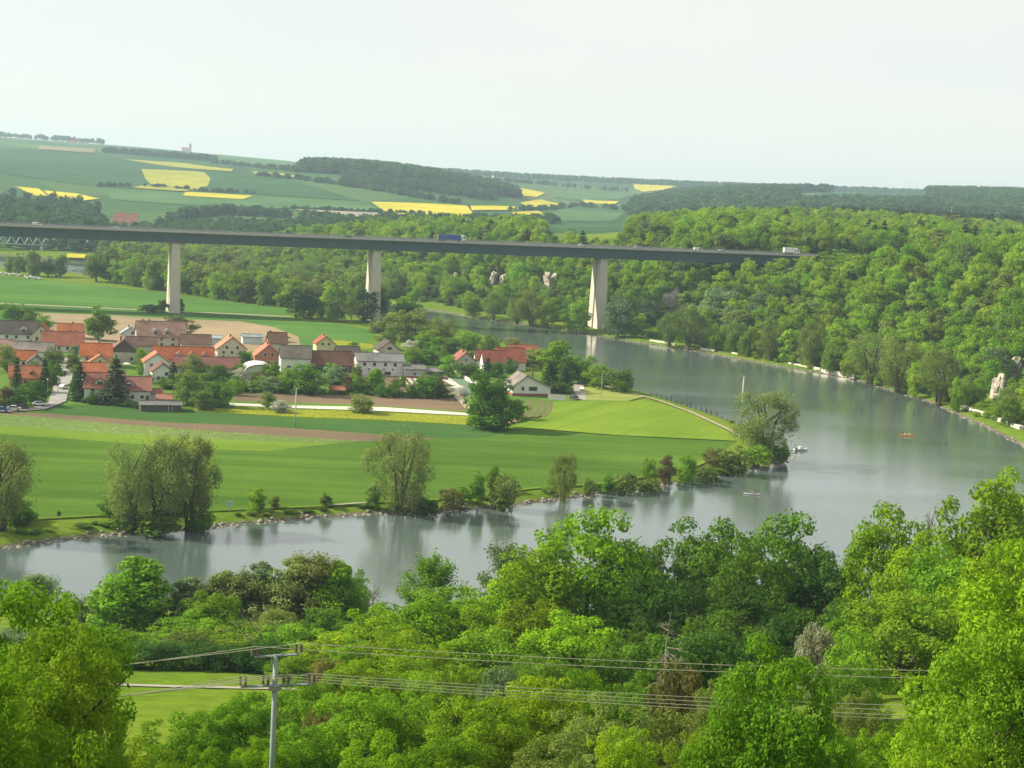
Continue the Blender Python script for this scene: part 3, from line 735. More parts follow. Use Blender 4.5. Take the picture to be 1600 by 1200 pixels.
# ---- foreground slope, in front of the river
FG = 'trees on the near slope above the river'
for a in [
    (-10, 903, 400, 64, 'near', 'lime', 'large bright yellow-green tree filling the bottom left corner'),
    (100, 985, 260, 60, 'near', 'beech', 'leafy tree whose crown reaches the ends of the left power wires'),
    (-40, 1010, 260, 50, 'near', 'lime', 'bright tree cut off by the left edge at the bottom'),
    (1640, 866, 380, 70, 'near', 'lime', 'tall bright tree at the right edge where the power wires end'),
    (1570, 985, 280, 60, 'near', 'beech', 'yellow-green tree in the bottom right corner'),
    (1455, 1120, 190, 56, 'near', 'lime', 'low bright tree at the bottom, beside the right corner tree'),
    (1215, 1008, 255, 64, 'near', 'beech', 'round fresh green tree that hides the middle of the right power wires'),
    ]:
    plant_d(*a, group=FG)
for a in [
    (560, 1080, 190, 100, 'near', 'beech', 'green tree just right of the power pole at the bottom'),
    (655, 1062, 190, 104, 'near', 'beech', 'dense green tree under the wires, second from the power pole'),
    (760, 1090, 200, 96, 'near', 'lime', 'yellow-green tree under the middle of the power wires'),
    (850, 1062, 190, 108, 'near', 'oak', 'yellow-green oak under the wires with its top among them'),
    (950, 1095, 190, 98, 'near', 'olive', 'olive green tree at the bottom left of the brown shrub'),
    (300, 1112, 170, 100, 'near', 'beech', 'green tree below the small meadow at the bottom left'),
    (385, 1085, 150, 104, 'near', 'beech', 'green tree directly left of the power pole'),
    (215, 1160, 150, 92, 'near', 'oak', 'low leafy tree between the left corner tree and the meadow'),
    (470, 1130, 130, 96, 'near', 'beech', 'low green tree at the foot of the power pole'),
    (700, 1150, 200, 84, 'near', 'beech', 'low green tree at the bottom edge, left of centre'),
    (870, 1155, 190, 84, 'near', 'olive', 'dull green tree at the bottom edge, at the centre'),
    (1340, 1085, 120, 100, 'near', 'olive', 'dull tree right of the round fresh green tree'),
    (1380, 1140, 130, 84, 'near', 'lime', 'small bright tree between the round tree and the right corner'),
    (590, 1150, 160, 84, 'near', 'lime', 'low bright tree at the bottom edge near the power pole'),
    (480, 1060, 130, 140, 'near', 'beech', 'green tree behind the upper part of the power pole'),
    (560, 1035, 150, 140, 'near', 'oak', 'yellow-green tree among the wires right of the pole arms'),
    (650, 1030, 140, 144, 'near', 'beech', 'green tree behind the wires, between pole and grey-green shrub'),
    (720, 1040, 140, 140, 'near', 'beech', 'green tree left of the grey-green shrub among the wires'),
    (850, 1025, 150, 144, 'near', 'dark', 'dark tree behind the wires right of the grey-green shrub'),
    (920, 1050, 140, 128, 'near', 'oak', 'yellow-green tree under the wires left of the dead spruce'),
    (1000, 1060, 130, 120, 'near', 'beech', 'green tree under the dead spruce'),
    (1330, 1040, 130, 128, 'near', 'dark', 'dark green tree right behind the round fresh green tree'),
    (1130, 1060, 110, 110, 'near', 'olive', 'olive tree between the brown shrub and the round tree'),
    (1500, 1060, 130, 92, 'near', 'lime', 'bright tree below the right slope meadow'),
    (1290, 1120, 140, 80, 'near', 'beech', 'green tree at the right foot of the round fresh green tree'),
    (1090, 1140, 130, 76, 'near', 'beech', 'low green tree at the left foot of the round fresh green tree'),
    (150, 1100, 150, 84, 'near', 'beech', 'green tree at the right edge of the left corner crowns'),
    (980, 1140, 150, 88, 'near', 'oak', 'low yellow-green tree at the bottom edge right of centre'),
    (780, 1120, 150, 100, 'near', 'beech', 'green tree low under the middle wires'),
    (420, 1150, 140, 84, 'near', 'lime', 'low bright tree at the bottom edge left of the power pole'),
    (330, 1165, 140, 80, 'near', 'beech', 'low green tree at the bottom edge below the meadow'),
    ]:
    plant_d(*a, group=FG)
for a in [
    (1070, 1040, 110, 118, 'nearshrub', 'russet', 'reddish brown shrub behind the round fresh green tree'),
    (1040, 1110, 170, 100, 'nearshrub', 'olive', 'olive brown shrub at the bottom beside the round fresh green tree'),
    (525, 1030, 90, 150, 'nearshrub', 'russet', 'brown shrub just right of the power pole arms'),
    (520, 1090, 80, 112, 'nearshrub', 'russet', 'brown shrub under the lower wires near the power pole'),
    (780, 1040, 90, 135, 'nearshrub', 'grey', 'grey-green shrub showing between the power wires'),
    (960, 1020, 150, 150, 'nearshrub', 'dark', 'dark shrub left of the dead spruce'),
    (1280, 978, 70, 165, 'nearshrub', 'pale', 'pale blossoming shrub by the meadow on the right slope'),
    (1340, 985, 110, 150, 'nearshrub', 'beech', 'green shrub right of the pale blossoming shrub'),
    ]:
    plant_d(*a, name='shrub', cat='shrub', group='shrubs on the near slope')
# riverside row on this bank
RW = 'trees along the near river bank'
for a in [
    (925, 798, 210, 232, 'mid', 'oak', 'big yellow-green oak rising highest at the middle of the near bank'),
    (845, 850, 160, 226, 'mid', 'oak', 'yellow-green oak leaning against the big oak from the left'),
    (1000, 850, 130, 236, 'mid', 'beech', 'green tree on the right shoulder of the big oak'),
    (780, 905, 150, 222, 'mid', 'oak', 'lower yellow-green oak two left of the big oak'),
    (690, 922, 170, 216, 'mid', 'oak', 'rounded yellow-green tree below the small pale tree on the bank'),
    (590, 955, 150, 206, 'mid', 'oak', 'yellow-green tree right of the pale airy willows'),
    (520, 990, 130, 200, 'mid', 'oak', 'yellow-green tree behind the power pole arms'),
    (1105, 812, 150, 238, 'mid', 'dark', 'dark green tree right of the big oak'),
    (1170, 845, 140, 226, 'mid', 'dark', 'dark green tree between the two dark domes on the near bank'),
    (1225, 804, 170, 242, 'mid', 'dark', 'dark domed tree whose top touches the bright water'),
    (1290, 870, 120, 236, 'mid', 'deep', 'darkest tree at the right end of the dark row'),
    (1060, 900, 160, 214, 'mid', 'deep', 'deep green tree in front of the dark row, behind the dead spruce'),
    (1180, 925, 170, 206, 'mid', 'deep', 'deep green tree low in front of the dark row'),
    (1390, 790, 130, 228, 'mid', 'oak', 'yellow-green tree at the water right of the dark row'),
    (1445, 835, 140, 212, 'mid', 'oak', 'yellow-green tree with bare twigs behind, right bank slope'),
    (1545, 752, 170, 226, 'mid', 'oak', 'tall tree near the right edge reaching up to the water'),
    (1610, 735, 150, 232, 'mid', 'beech', 'tall green tree cut by the right edge at the water'),
    (1500, 862, 170, 190, 'mid', 'beech', 'rounded green tree below the tall pair at the right edge'),
    (1415, 930, 190, 172, 'mid', 'beech', 'broad fresh green tree above the right slope meadow'),
    (1340, 955, 110, 176, 'mid', 'beech', 'smaller green tree left of the broad tree above the right meadow'),
    (1565, 850, 160, 170, 'mid', 'oak', 'yellow-green tree above the right corner trees'),
    (900, 960, 170, 180, 'mid', 'oak', 'yellow-green tree in front of the big oak'),
    (760, 985, 160, 176, 'mid', 'beech', 'green tree in front of the lower oaks, above the wires'),
    (660, 1000, 150, 172, 'mid', 'oak', 'yellow-green tree above the wires, third from the power pole'),
    (1000, 985, 130, 172, 'mid', 'dark', 'dark tree just left of the dead spruce'),
    (330, 925, 100, 232, 'mid', 'beech', 'green tree right of the conical tree on the near bank'),
    (540, 885, 90, 248, 'mid', 'grey', 'grey-green tree at the right of the airy willows'),
    ]:
    plant_d(*a, group=RW)
ORD = ['first', 'second', 'third', 'fourth', 'fifth', 'sixth', 'seventh', 'eighth', 'ninth', 'tenth', 'eleventh', 'twelfth']; BELT = [0, 0, 0]
for i, a in enumerate(sorted([(150, 985, 120, 240, 'beech'), (275, 965, 100, 236, 'olive'), (255, 985, 120, 222, 'beech'), (310, 960, 120, 226, 'beech'), (365, 945, 100, 238, 'grey'), (420, 950, 100, 234, 'willow'), (465, 940, 100, 240, 'grey'), (545, 900, 100, 244, 'beech'), (600, 945, 90, 228, 'beech'), (190, 985, 120, 222, 'dark'), (345, 985, 120, 220, 'beech'), (400, 970, 120, 222, 'olive'), (455, 975, 120, 218, 'beech'), (510, 950, 110, 224, 'dark'), (120, 990, 130, 224, 'beech'), (60, 985, 120, 236, 'grey'), (560, 1000, 120, 196, 'oak'), (620, 985, 120, 196, 'oak'), (480, 1020, 110, 196, 'beech'), (100, 980, 90, 246, 'olive'), (640, 950, 100, 222, 'oak'), (735, 945, 110, 212, 'oak'), (830, 940, 130, 200, 'oak')])):
    zone = 0 if 200 < a[0] < 520 else 1 if a[0] <= 200 else 2; BELT[zone] += 1
    plant_d(*a[:4], 'mid', a[4], ['tree %s from the left in the leafy belt between conical tree and power pole', 'tree %s from the left in the leafy belt left of the conical tree', 'tree %s from the left in the leafy belt right of the power pole'][zone] % ORD[BELT[zone] - 1], group=RW)
plant_d(212, 872, 128, 236, 'midcone', 'beech', 'tall conical green tree standing alone before the water', group=RW)
for a in [
    (300, 902, 80, 238, 'midcone', 'grey', 'upright pale tree right beside the conical tree'),
    (352, 893, 80, 240, 'midcone', 'willow', 'upright pale tree second right of the conical tree'),
    (408, 880, 76, 242, 'midcone', 'grey', 'upright pale tree left of the nearly bare tree'),
    (462, 872, 84, 240, 'midcone', 'willow', 'upright pale tree right of the nearly bare tree'),
    (528, 878, 84, 240, 'midcone', 'beech', 'upright green tree at the right end of the pale upright ones'),
    ]:
    plant_d(*a, name='upright_tree', group=RW)
for a in [
    (150, 930, 90, 248, 'airy', 'grey', 'thin pale tree between the left corner tree and the conical tree'),
    (55, 892, 110, 250, 'airy', 'grey', 'thin grey-green tree behind the left corner tree'),
    (375, 895, 110, 240, 'airy', 'willow', 'airy pale willow, first right of the conical tree'),
    (430, 878, 80, 244, 'bare', 'willow', 'nearly bare thin tree between the airy willows'),
    (490, 866, 130, 240, 'airy', 'willow', 'airy pale willow with fine upright branches'),
    (292, 950, 90, 236, 'airy', 'russet', 'thin brownish tree beside the conical tree'),
    (585, 905, 50, 236, 'bare', 'russet', 'small bare reddish tree before the water'),
    (675, 868, 90, 242, 'airy', 'beech', 'small open tree standing up before the water left of the big oak'),
    (790, 850, 110, 248, 'airy', 'grey', 'pale grey-green open tree behind the big oak'),
    (1455, 780, 60, 236, 'bare', 'russet', 'bare twiggy tree before the water near the right edge'),
    ]:
    plant_d(*a, name='open_tree', group=RW)
plant_d(1047, 936, 120, 142, 'dead', 'beech', 'dead spruce with bare pale branches', name='dead_tree')
SH = 'undergrowth shrubs along the near bank path'
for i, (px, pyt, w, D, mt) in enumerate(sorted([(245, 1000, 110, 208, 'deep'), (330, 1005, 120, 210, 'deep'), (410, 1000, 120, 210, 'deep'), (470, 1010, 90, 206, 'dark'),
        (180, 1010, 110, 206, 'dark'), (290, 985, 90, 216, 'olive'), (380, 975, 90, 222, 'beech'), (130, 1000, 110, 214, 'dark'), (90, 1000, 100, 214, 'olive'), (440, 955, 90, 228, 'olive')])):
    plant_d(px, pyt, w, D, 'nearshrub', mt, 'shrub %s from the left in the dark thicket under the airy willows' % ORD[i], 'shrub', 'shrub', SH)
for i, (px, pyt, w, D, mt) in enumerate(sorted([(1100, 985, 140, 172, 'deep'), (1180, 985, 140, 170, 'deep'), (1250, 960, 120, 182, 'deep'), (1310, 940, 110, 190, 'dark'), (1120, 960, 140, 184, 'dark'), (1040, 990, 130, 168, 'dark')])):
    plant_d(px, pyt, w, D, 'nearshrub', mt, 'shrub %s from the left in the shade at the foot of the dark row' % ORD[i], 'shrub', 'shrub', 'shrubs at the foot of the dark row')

# ---- trees on the far (village) bank of the near reach
WB = 'trees on the bank below the wheat field'
for a in [
    (0, 838, 688, 130, 'willow', 'willow', 'pale willow cut by the left edge on the far bank'),
    (205, 828, 692, 105, 'willow', 'willow', 'left willow of the large clump on the far bank'),
    (248, 828, 679, 115, 'willow', 'willow', 'middle willow of the large clump on the far bank'),
    (296, 826, 681, 100, 'willow', 'willow', 'right willow of the large clump on the far bank'),
    (626, 802, 671, 116, 'willow', 'willow', 'lone broad willow at the middle of the far bank'),
    (879, 783, 708, 68, 'willow', 'olive', 'small rounded willow right of the lone broad willow'),
    (1193, 724, 610, 122, 'willow', 'willow', 'big willow on the point of the spit beside the tall pole'),
    ]:
    plant(a[0], a[1] - 8, a[2], a[3] * .88, *a[4:], name='willow_tree', group='willows on the far bank')
for a in [
    (402, 806, 757, 30, 'tall', 'beech', 'young bushy tree right of the river signboard'),
    (429, 803, 774, 17, 'tall', 'olive', 'small sapling right of the young bushy tree'),
    (508, 799, 769, 20, 'tall', 'olive', 'small thin sapling alone at the field edge'),
    (583, 799, 757, 26, 'tall', 'olive', 'young tree at the left foot of the lone broad willow'),
    (746, 792, 734, 26, 'tall', 'beech', 'slim young tree beside the round grey-green bush'),
    (769, 775, 728, 22, 'tall', 'beech', 'slim tree behind the round grey-green bush'),
    (950, 772, 738, 22, 'tall', 'beech', 'slim bush right of the small rounded willow'),
    (1013, 761, 716, 30, 'tree', 'beech', 'young round green tree left of the reddish tree'),
    (1040, 758, 711, 28, 'tree', 'purple', 'young reddish-brown leaved tree between two green ones'),
    (1072, 756, 708, 33, 'tree', 'lime', 'young bright green tree right of the reddish tree'),
    (1120, 738, 700, 48, 'tree', 'russet', 'brownish tree next to the spit willow'),
    (167, 816, 775, 30, 'tree', 'dark', 'dark small bush at the left foot of the willow clump'),
    ]:
    plant(a[0], a[1] - 8, a[2], a[3], *a[4:], name='young_tree', group=WB)
for a in [
    (30, 828, 783, 90, 'shrub', 'dark', 'dark spreading bush under the left edge willow'),
    (705, 797, 762, 58, 'shrub', 'russet', 'brownish bush right of the lone broad willow'),
    (783, 795, 740, 66, 'shrub', 'olive', 'round grey-green bush on the far bank'),
    (722, 790, 758, 30, 'shrub', 'beech', 'small green bush behind the brownish bush'),
    (918, 775, 744, 26, 'shrub', 'olive', 'bush at the right foot of the small rounded willow'),
    (977, 771, 737, 48, 'shrub', 'olive', 'olive bush on the bank left of the young round tree'),
    (1017, 768, 745, 52, 'shrub', 'olive', 'low olive bush under the reddish tree'),
    (1105, 752, 728, 50, 'shrub', 'olive', 'low bush right of the bright green tree'),
    (1150, 742, 696, 66, 'shrub', 'olive', 'dense olive bush next to the spit willow'),
    (1182, 732, 694, 60, 'shrub', 'beech', 'green bush at the foot of the spit willow'),
    (1222, 724, 690, 36, 'shrub', 'dark', 'dark bush at the water on the point of the spit'),
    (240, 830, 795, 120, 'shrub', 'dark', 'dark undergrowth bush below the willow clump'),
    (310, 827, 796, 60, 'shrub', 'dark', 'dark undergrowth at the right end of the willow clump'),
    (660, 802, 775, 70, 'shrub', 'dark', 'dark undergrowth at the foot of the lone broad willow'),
    (1144, 668, 654, 14, 'shrub', 'olive', 'small bush at the end of the row of posts'),
    ]:
    plant(a[0], a[1] - 8, a[2] + 1, a[3] * .88, *a[4:], name='shrub', cat='shrub', group='bushes on the far bank')
# ragged low growth along the bank edge
g_ = random.Random(31)
for i in range(46):
    px = g_.uniform(20, 1160)
    k = np.interp(px, [0, 180, 330, 590, 800, 1000, 1160], [842, 822, 811, 794, 779, 754, 734])
    k -= 5; plant(px, k + g_.uniform(-2, 2), k - g_.uniform(1, 5), g_.uniform(12, 30), 'shrub', g_.choice(['olive', 'beech', 'dark', 'beech']), 'low leafy tuft of bank growth at the edge of the far bank', 'low_shrub', 'shrub', 'low growth along the far bank')

# ---- village trees
VG = 'trees in and around the village'
for a in [
    (752, 671, 583, 46, 'tree', 'dark', 'large dense tree alone at the end of the dandelion meadow'),
    (780, 670, 589, 42, 'tree', 'dark', 'right half of the dense pair at the end of the dandelion meadow'),
    (806, 655, 624, 30, 'tree', 'dark', 'smaller tree by the vegetable rows'),
    (915, 600, 556, 40, 'tree', 'beech', 'green tree on the riverside lane, left of two'),
    (937, 608, 570, 42, 'tree', 'beech', 'green tree on the riverside lane by the thin pole'),
    (970, 614, 577, 34, 'tree', 'dark', 'lone round tree at the start of the row of posts'),
    (866, 592, 532, 38, 'tall', 'beech', 'tall green tree behind the modern house by the river'),
    (886, 600, 552, 30, 'tall', 'dark', 'dark slim tree right of the modern house'),
    (845, 575, 545, 40, 'tree', 'olive', 'olive tree behind the modern house roof'),
    (826, 572, 548, 40, 'tree', 'olive', 'brownish green tree beside the red gabled row'),
    (420, 640, 614, 26, 'tree', 'olive', 'small fruit tree left of the white blossoming one'),
    (566, 645, 617, 36, 'tree', 'olive', 'lone fruit tree in front of the white bed'),
    (562, 615, 588, 26, 'tree', 'dark', 'dark garden tree left of the ploughed garden'),
    (586, 616, 576, 20, 'tall', 'beech', 'slim garden tree in front of the white farmhouse'),
    (597, 621, 599, 22, 'tree', 'dark', 'garden tree in the row, third from the shed'),
    (617, 621, 598, 22, 'tree', 'dark', 'garden tree in the row, fourth from the shed'),
    (643, 622, 598, 18, 'tall', 'dark', 'slim garden tree left of the broad one'),
    (666, 622, 584, 34, 'tree', 'dark', 'broad garden tree in the row below the white farmhouse'),
    (690, 622, 600, 25, 'tree', 'deep', 'clipped round tree at the end of the garden row'),
    (645, 566, 545, 32, 'tree', 'beech', 'green tree behind the sheds right of the white farmhouse'),
    (668, 570, 547, 24, 'tall', 'dark', 'dark tree behind the low sheds'),
    (701, 590, 556, 28, 'tree', 'beech', 'green tree left of the beige gabled house'),
    (736, 592, 568, 30, 'tree', 'dark', 'dark tree right of the beige gabled house'),
    (776, 590, 566, 26, 'tree', 'dark', 'dark tree in front of the red gabled row'),
    (796, 584, 562, 20, 'tree', 'dark', 'small dark tree left of the modern house roof'),
    (10, 582, 540, 34, 'tree', 'olive', 'olive tree at the left edge among the roofs'),
    (84, 582, 543, 30, 'tree', 'olive', 'rounded tree left of the street'),
    (88, 602, 568, 22, 'tree', 'dark', 'dark tree leaning over the street'),
    (55, 634, 597, 36, 'tree', 'dark', 'dark tree left of the street lamps'),
    (28, 638, 606, 28, 'tree', 'deep', 'deep green tree at the left end of the village'),
    (8, 637, 604, 26, 'tree', 'purple', 'dark red-leaved tree at the left edge'),
    (153, 532, 479, 38, 'tall', 'dark', 'tall pointed tree standing behind the red roofs'),
    (292, 633, 579, 46, 'tree', 'olive', 'big olive tree right of the front white house'),
    (303, 592, 556, 40, 'tree', 'olive', 'olive tree behind the big olive one'),
    (278, 527, 494, 50, 'tree', 'russet', 'brownish tree behind the big pink-roofed house'),
    (20, 507, 474, 34, 'tree', 'dark', 'green tree behind the top left house'),
    (43, 508, 481, 30, 'tree', 'beech', 'green tree above the dark brown roof'),
    (68, 518, 494, 30, 'tree', 'beech', 'green tree right of the dark brown roof'),
    (220, 574, 545, 18, 'tree', 'beech', 'small green tree left of the bright orange roofs'),
    (116, 566, 540, 12, 'tall', 'grey', 'thin grey tree at the head of the street'),
    (320, 641, 607, 32, 'tree', 'olive', 'fruit tree first right of the big olive tree'),
    (335, 635, 595, 28, 'tree', 'dark', 'dark fruit tree behind the first one'),
    (353, 637, 597, 24, 'tree', 'dark', 'fruit tree at the left end of the white bed'),
    (340, 602, 571, 34, 'tree', 'dark', 'dark tree below the long low red roof'),
    (408, 606, 583, 28, 'tree', 'purple', 'purple-leaved tree below the white arched hall'),
    (428, 602, 565, 20, 'tall', 'beech', 'slim tree at the right side of the white arched hall'),
    (424, 614, 588, 30, 'tree', 'grey', 'grey-green tree below the purple-leaved one'),
    (450, 614, 575, 26, 'tree', 'beech', 'green tree in front of the grey-roofed barn'),
    (480, 617, 569, 52, 'tree', 'dark', 'big dark garden tree in front of the long brown barn'),
    (475, 572, 551, 22, 'tree', 'dark', 'dark tree at the corner of the grey-roofed barn'),
    (522, 608, 571, 36, 'tree', 'grey', 'pale green tree in front of the long brown barn'),
    (544, 614, 588, 16, 'tall', 'purple', 'small reddish tree by the orange-roofed shed'),
    (434, 534, 521, 30, 'tree', 'dark', 'tree behind the red gabled barn'),
    (552, 548, 535, 18, 'tree', 'beech', 'small tree behind the dark barn'),
    (380, 572, 549, 22, 'tree', 'dark', 'tree at the corner of the cream gabled house'),
    (258, 608, 590, 24, 'tree', 'dark', 'tree behind the front white house'),
    (146, 632, 612, 20, 'tree', 'dark', 'bush at the left corner of the front white house'),
    (880, 616, 598, 22, 'tree', 'dark', 'bush at the end of the white garden wall'),
    (812, 617, 605, 12, 'tree', 'olive', 'small bush in front of the modern house'),
    (255, 488, 469, 14, 'tree', 'deep', 'dark bush at the foot of the left bridge pier'),
    (281, 487, 467, 13, 'tree', 'deep', 'small dark tree right of the left bridge pier'),
    (236, 488, 476, 32, 'shrub', 'deep', 'low dark bush left of the left bridge pier'),
    ]:
    plant(a[0], a[1], a[2] - 1, a[3] * 1.22, *a[4:], group=VG)
for a in [
    (437, 645, 625, 32, 'tree', 'blossom', 'white blossoming fruit tree by the thin concrete pole'),
    (374, 604, 574, 26, 'tree', 'blossom', 'white blossoming tree left of the arched hall'),
    (640, 550, 531, 26, 'tree', 'blossom', 'white blossoming tree behind the sheds'),
    ]:
    plant(*a, name='blossoming_tree', group='white blossoming trees')
for a in [
    (26, 612, 559, 18, 'spruce', 'spruce', 'dark spruce left of the street'),
    (70, 614, 561, 22, 'spruce', 'spruce', 'dark spruce beside the street'),
    (124, 626, 567, 32, 'spruce', 'spruce', 'dark spruce at the right side of the street'),
    (180, 632, 559, 46, 'spruce', 'pine', 'tall grey-green spruce in front of the front white house'),
    (270, 608, 566, 22, 'spruce', 'spruce', 'dark spruce beside the white gabled house'),
    (858, 614, 568, 34, 'spruce', 'spruce', 'dark spruce right of the modern house'),
    (882, 613, 574, 28, 'spruce', 'spruce', 'second dark spruce right of the modern house'),
    (761, 588, 559, 24, 'spruce', 'spruce', 'dark spruce between the beige house and the red gabled row'),
    ]:
    plant(*a, name='spruce_tree', group='spruces in the village gardens')
g_ = random.Random(21)
for i, (x0, y0, x1, y1, n) in enumerate([(300, 600, 370, 625, 9), (370, 588, 560, 612, 24), (560, 592, 700, 616, 8), (10, 585, 80, 635, 9), (110, 560, 140, 620, 5), (215, 560, 235, 600, 3), (640, 545, 760, 575, 14), (600, 530, 740, 555, 14), (850, 560, 900, 590, 4), (0, 500, 60, 520, 4), (140, 585, 160, 600, 2)]):
    for k in range(n):
        x, y = g_.uniform(x0, x1), g_.uniform(y0, y1); hgt = g_.uniform(14, 26)
        plant(x, y, y - hgt, hgt * g_.uniform(.75, 1.1), 'tree', g_.choice(['beech', 'dark', 'beech', 'olive', 'dark', 'lime']), 'leafy garden tree among the ' + ['plots right of the front white house', 'gardens below the barns', 'plots below the white farmhouse', 'gardens left of the street', 'gardens right of the street', 'orange roofed houses', 'trees behind the low sheds', 'bushes behind the white farmhouse', 'trees behind the modern house', 'houses at the top left', 'yellow houses'][i], 'garden_tree', 'tree', 'garden trees among the houses')
for a in [(770, 671, 640, 80, 'shrub', 'dark', 'leafy undergrowth closing the foot of the dense pair'), (745, 670, 630, 40, 'shrub', 'beech', 'bush at the left foot of the dense pair')]:
    plant(*a, name='shrub', cat='shrub')
g_ = random.Random(8)
for px0, py0, px1, py1, n, lab in [(118, 628, 232, 640, 22, 'low dark hedge along the front of the white house'), (365, 612, 545, 618, 24, 'low hedge between the gardens and the bare field'), (560, 618, 716, 622, 16, 'low hedge plant under the garden row')]:
    for i in range(n):
        t = (i + g_.uniform(-.3, .3)) / n; x = px0 + (px1 - px0) * t; y = py0 + (py1 - py0) * t
        plant(x, y, y - g_.uniform(6, 11), g_.uniform(9, 15), 'shrub', 'deep' if px0 < 200 else g_.choice(['dark', 'deep', 'beech']), lab, 'hedge_shrub', 'shrub', lab.replace('low ', '') )

# ---- lowland trees between village and bridge, and beyond the bridge on the left
LW = 'trees in the low wood by the bridge'
for a in [
    (475, 497, 451, 50, 'tree', 'deep', 'dark round tree in front of the low wood left of the middle pier'),
    (500, 499, 470, 26, 'tree', 'dark', 'dark tree at the end of the field track'),
    (525, 503, 461, 34, 'tree', 'olive', 'olive tree left of the middle pier'),
    (549, 507, 461, 34, 'airy', 'olive', 'pale stemmed tree left of the middle pier'),
    (568, 503, 452, 46, 'tree', 'deep', 'dark tree covering the foot of the middle pier'),
    (594, 500, 453, 30, 'tree', 'deep', 'dark tree at the right of the middle pier'),
    (612, 528, 488, 44, 'tree', 'olive', 'olive tree in front of the middle pier'),
    (645, 534, 482, 62, 'tree', 'olive', 'broad tree right of the middle pier by the hidden river'),
    (690, 538, 496, 46, 'willow', 'olive', 'rounded willow before the far river reach'),
    (730, 546, 518, 42, 'tree', 'beech', 'green tree before the far river reach'),
    (765, 552, 523, 34, 'tree', 'olive', 'olive tree before the far river reach'),
    (803, 558, 528, 44, 'tree', 'russet', 'brownish tree before the far river reach, above the red gables'),
    (592, 520, 500, 36, 'tree', 'olive', 'low olive bush before the middle pier'),
    (604, 546, 516, 32, 'tree', 'olive', 'olive bush behind the white farmhouse'),
    (670, 545, 515, 50, 'tree', 'beech', 'green tree left of the rounded willow'),
    (710, 552, 528, 36, 'tree', 'olive', 'low tree behind the beige gabled house'),
    (635, 500, 458, 44, 'tall', 'beech', 'tall green tree right of the middle pier'),
    ]:
    plant(*a, group=LW)

# ------------------------------------------------------------------ woods
def scatter(name, label, pts, sc, rz, idx, sources, cat='wood'):
    """one uncountable wood: crowns instanced on points of the terrain"""
    me = bpy.data.meshes.new(name); me.vertices.add(len(pts)); me.vertices.foreach_set('co', np.asarray(pts, np.float32).ravel())
    a = me.attributes.new('tree_scale', 'FLOAT_VECTOR', 'POINT'); a.data.foreach_set('vector', np.asarray(sc, np.float32).ravel())
    a = me.attributes.new('tree_turn', 'FLOAT', 'POINT'); a.data.foreach_set('value', np.asarray(rz, np.float32))
    a = me.attributes.new('tree_kind', 'INT', 'POINT'); a.data.foreach_set('value', np.asarray(idx, np.int32))
    o = link(name, me); tag(o, label, cat, kind='stuff')
    ng = bpy.data.node_groups.new(name + '_nodes', 'GeometryNodeTree')
    ng.interface.new_socket('Geometry', in_out='INPUT', socket_type='NodeSocketGeometry')
    ng.interface.new_socket('Geometry', in_out='OUTPUT', socket_type='NodeSocketGeometry')
    N = ng.nodes.new; gi, go = N('NodeGroupInput'), N('NodeGroupOutput'); ip = N('GeometryNodeInstanceOnPoints'); jn = N('GeometryNodeJoinGeometry')
    for s in reversed(sources):
        oi = N('GeometryNodeObjectInfo'); oi.inputs['Object'].default_value = s; oi.inputs['As Instance'].default_value = True
        ng.links.new(oi.outputs['Geometry'], jn.inputs[0])
    def attr(n, t):
        x = N('GeometryNodeInputNamedAttribute'); x.data_type = t; x.inputs['Name'].default_value = n; return x
    ax, ar, ai = attr('tree_scale', 'FLOAT_VECTOR'), attr('tree_turn', 'FLOAT'), attr('tree_kind', 'INT')
    cx = N('ShaderNodeCombineXYZ'); ng.links.new(ar.outputs['Attribute'], cx.inputs['Z'])
    ng.links.new(gi.outputs[0], ip.inputs['Points']); ng.links.new(jn.outputs[0], ip.inputs['Instance']); ip.inputs['Pick Instance'].default_value = True
    ng.links.new(ai.outputs['Attribute'], ip.inputs['Instance Index']); ng.links.new(cx.outputs[0], ip.inputs['Rotation']); ng.links.new(ax.outputs['Attribute'], ip.inputs['Scale'])
    ng.links.new(ip.outputs[0], go.inputs[0])
    md = o.modifiers.new('trees', 'NODES'); md.node_group = ng
    return o

def poisson(poly, step, seed, jitter=.42):
    g = np.random.default_rng(seed); P = np.array([p[:2] for p in poly]); x0, y0 = P.min(0); x1, y1 = P.max(0)
    X, Y = np.meshgrid(np.arange(x0, x1, step), np.arange(y0, y1, step * .9)); X[1::2] += step / 2
    X = X.ravel() + g.uniform(-jitter, jitter, X.size) * step; Y = Y.ravel() + g.uniform(-jitter, jitter, Y.size) * step
    k = inpoly(X, Y, poly); return X[k], Y[k]

def pd(*cells):
    """outline given as (bearing column, depth) pairs"""
    return [np.array([(c - 800) / F * d, d]) for c, d in cells]

def visible(x, y, z):
    """photograph pixel of a world point"""
    v = np.stack([x, y, z - CAMZ], -1); w = v @ FWD
    return 800 + F * (v @ RGT) / w, 600 - F * (v @ UPV) / w, w

# bridge line (needed to keep the wood clear of the deck)
BR = [np.array([-191., 903.]), np.array([47.6, 944.])]
_bd = (BR[1] - BR[0]) / np.linalg.norm(BR[1] - BR[0]); _bn = np.array([-_bd[1], _bd[0]])
def bridge_xy(s, off=0.0): return BR[0] + _bd * s + _bn * off   # s metres along the bridge from the left pier

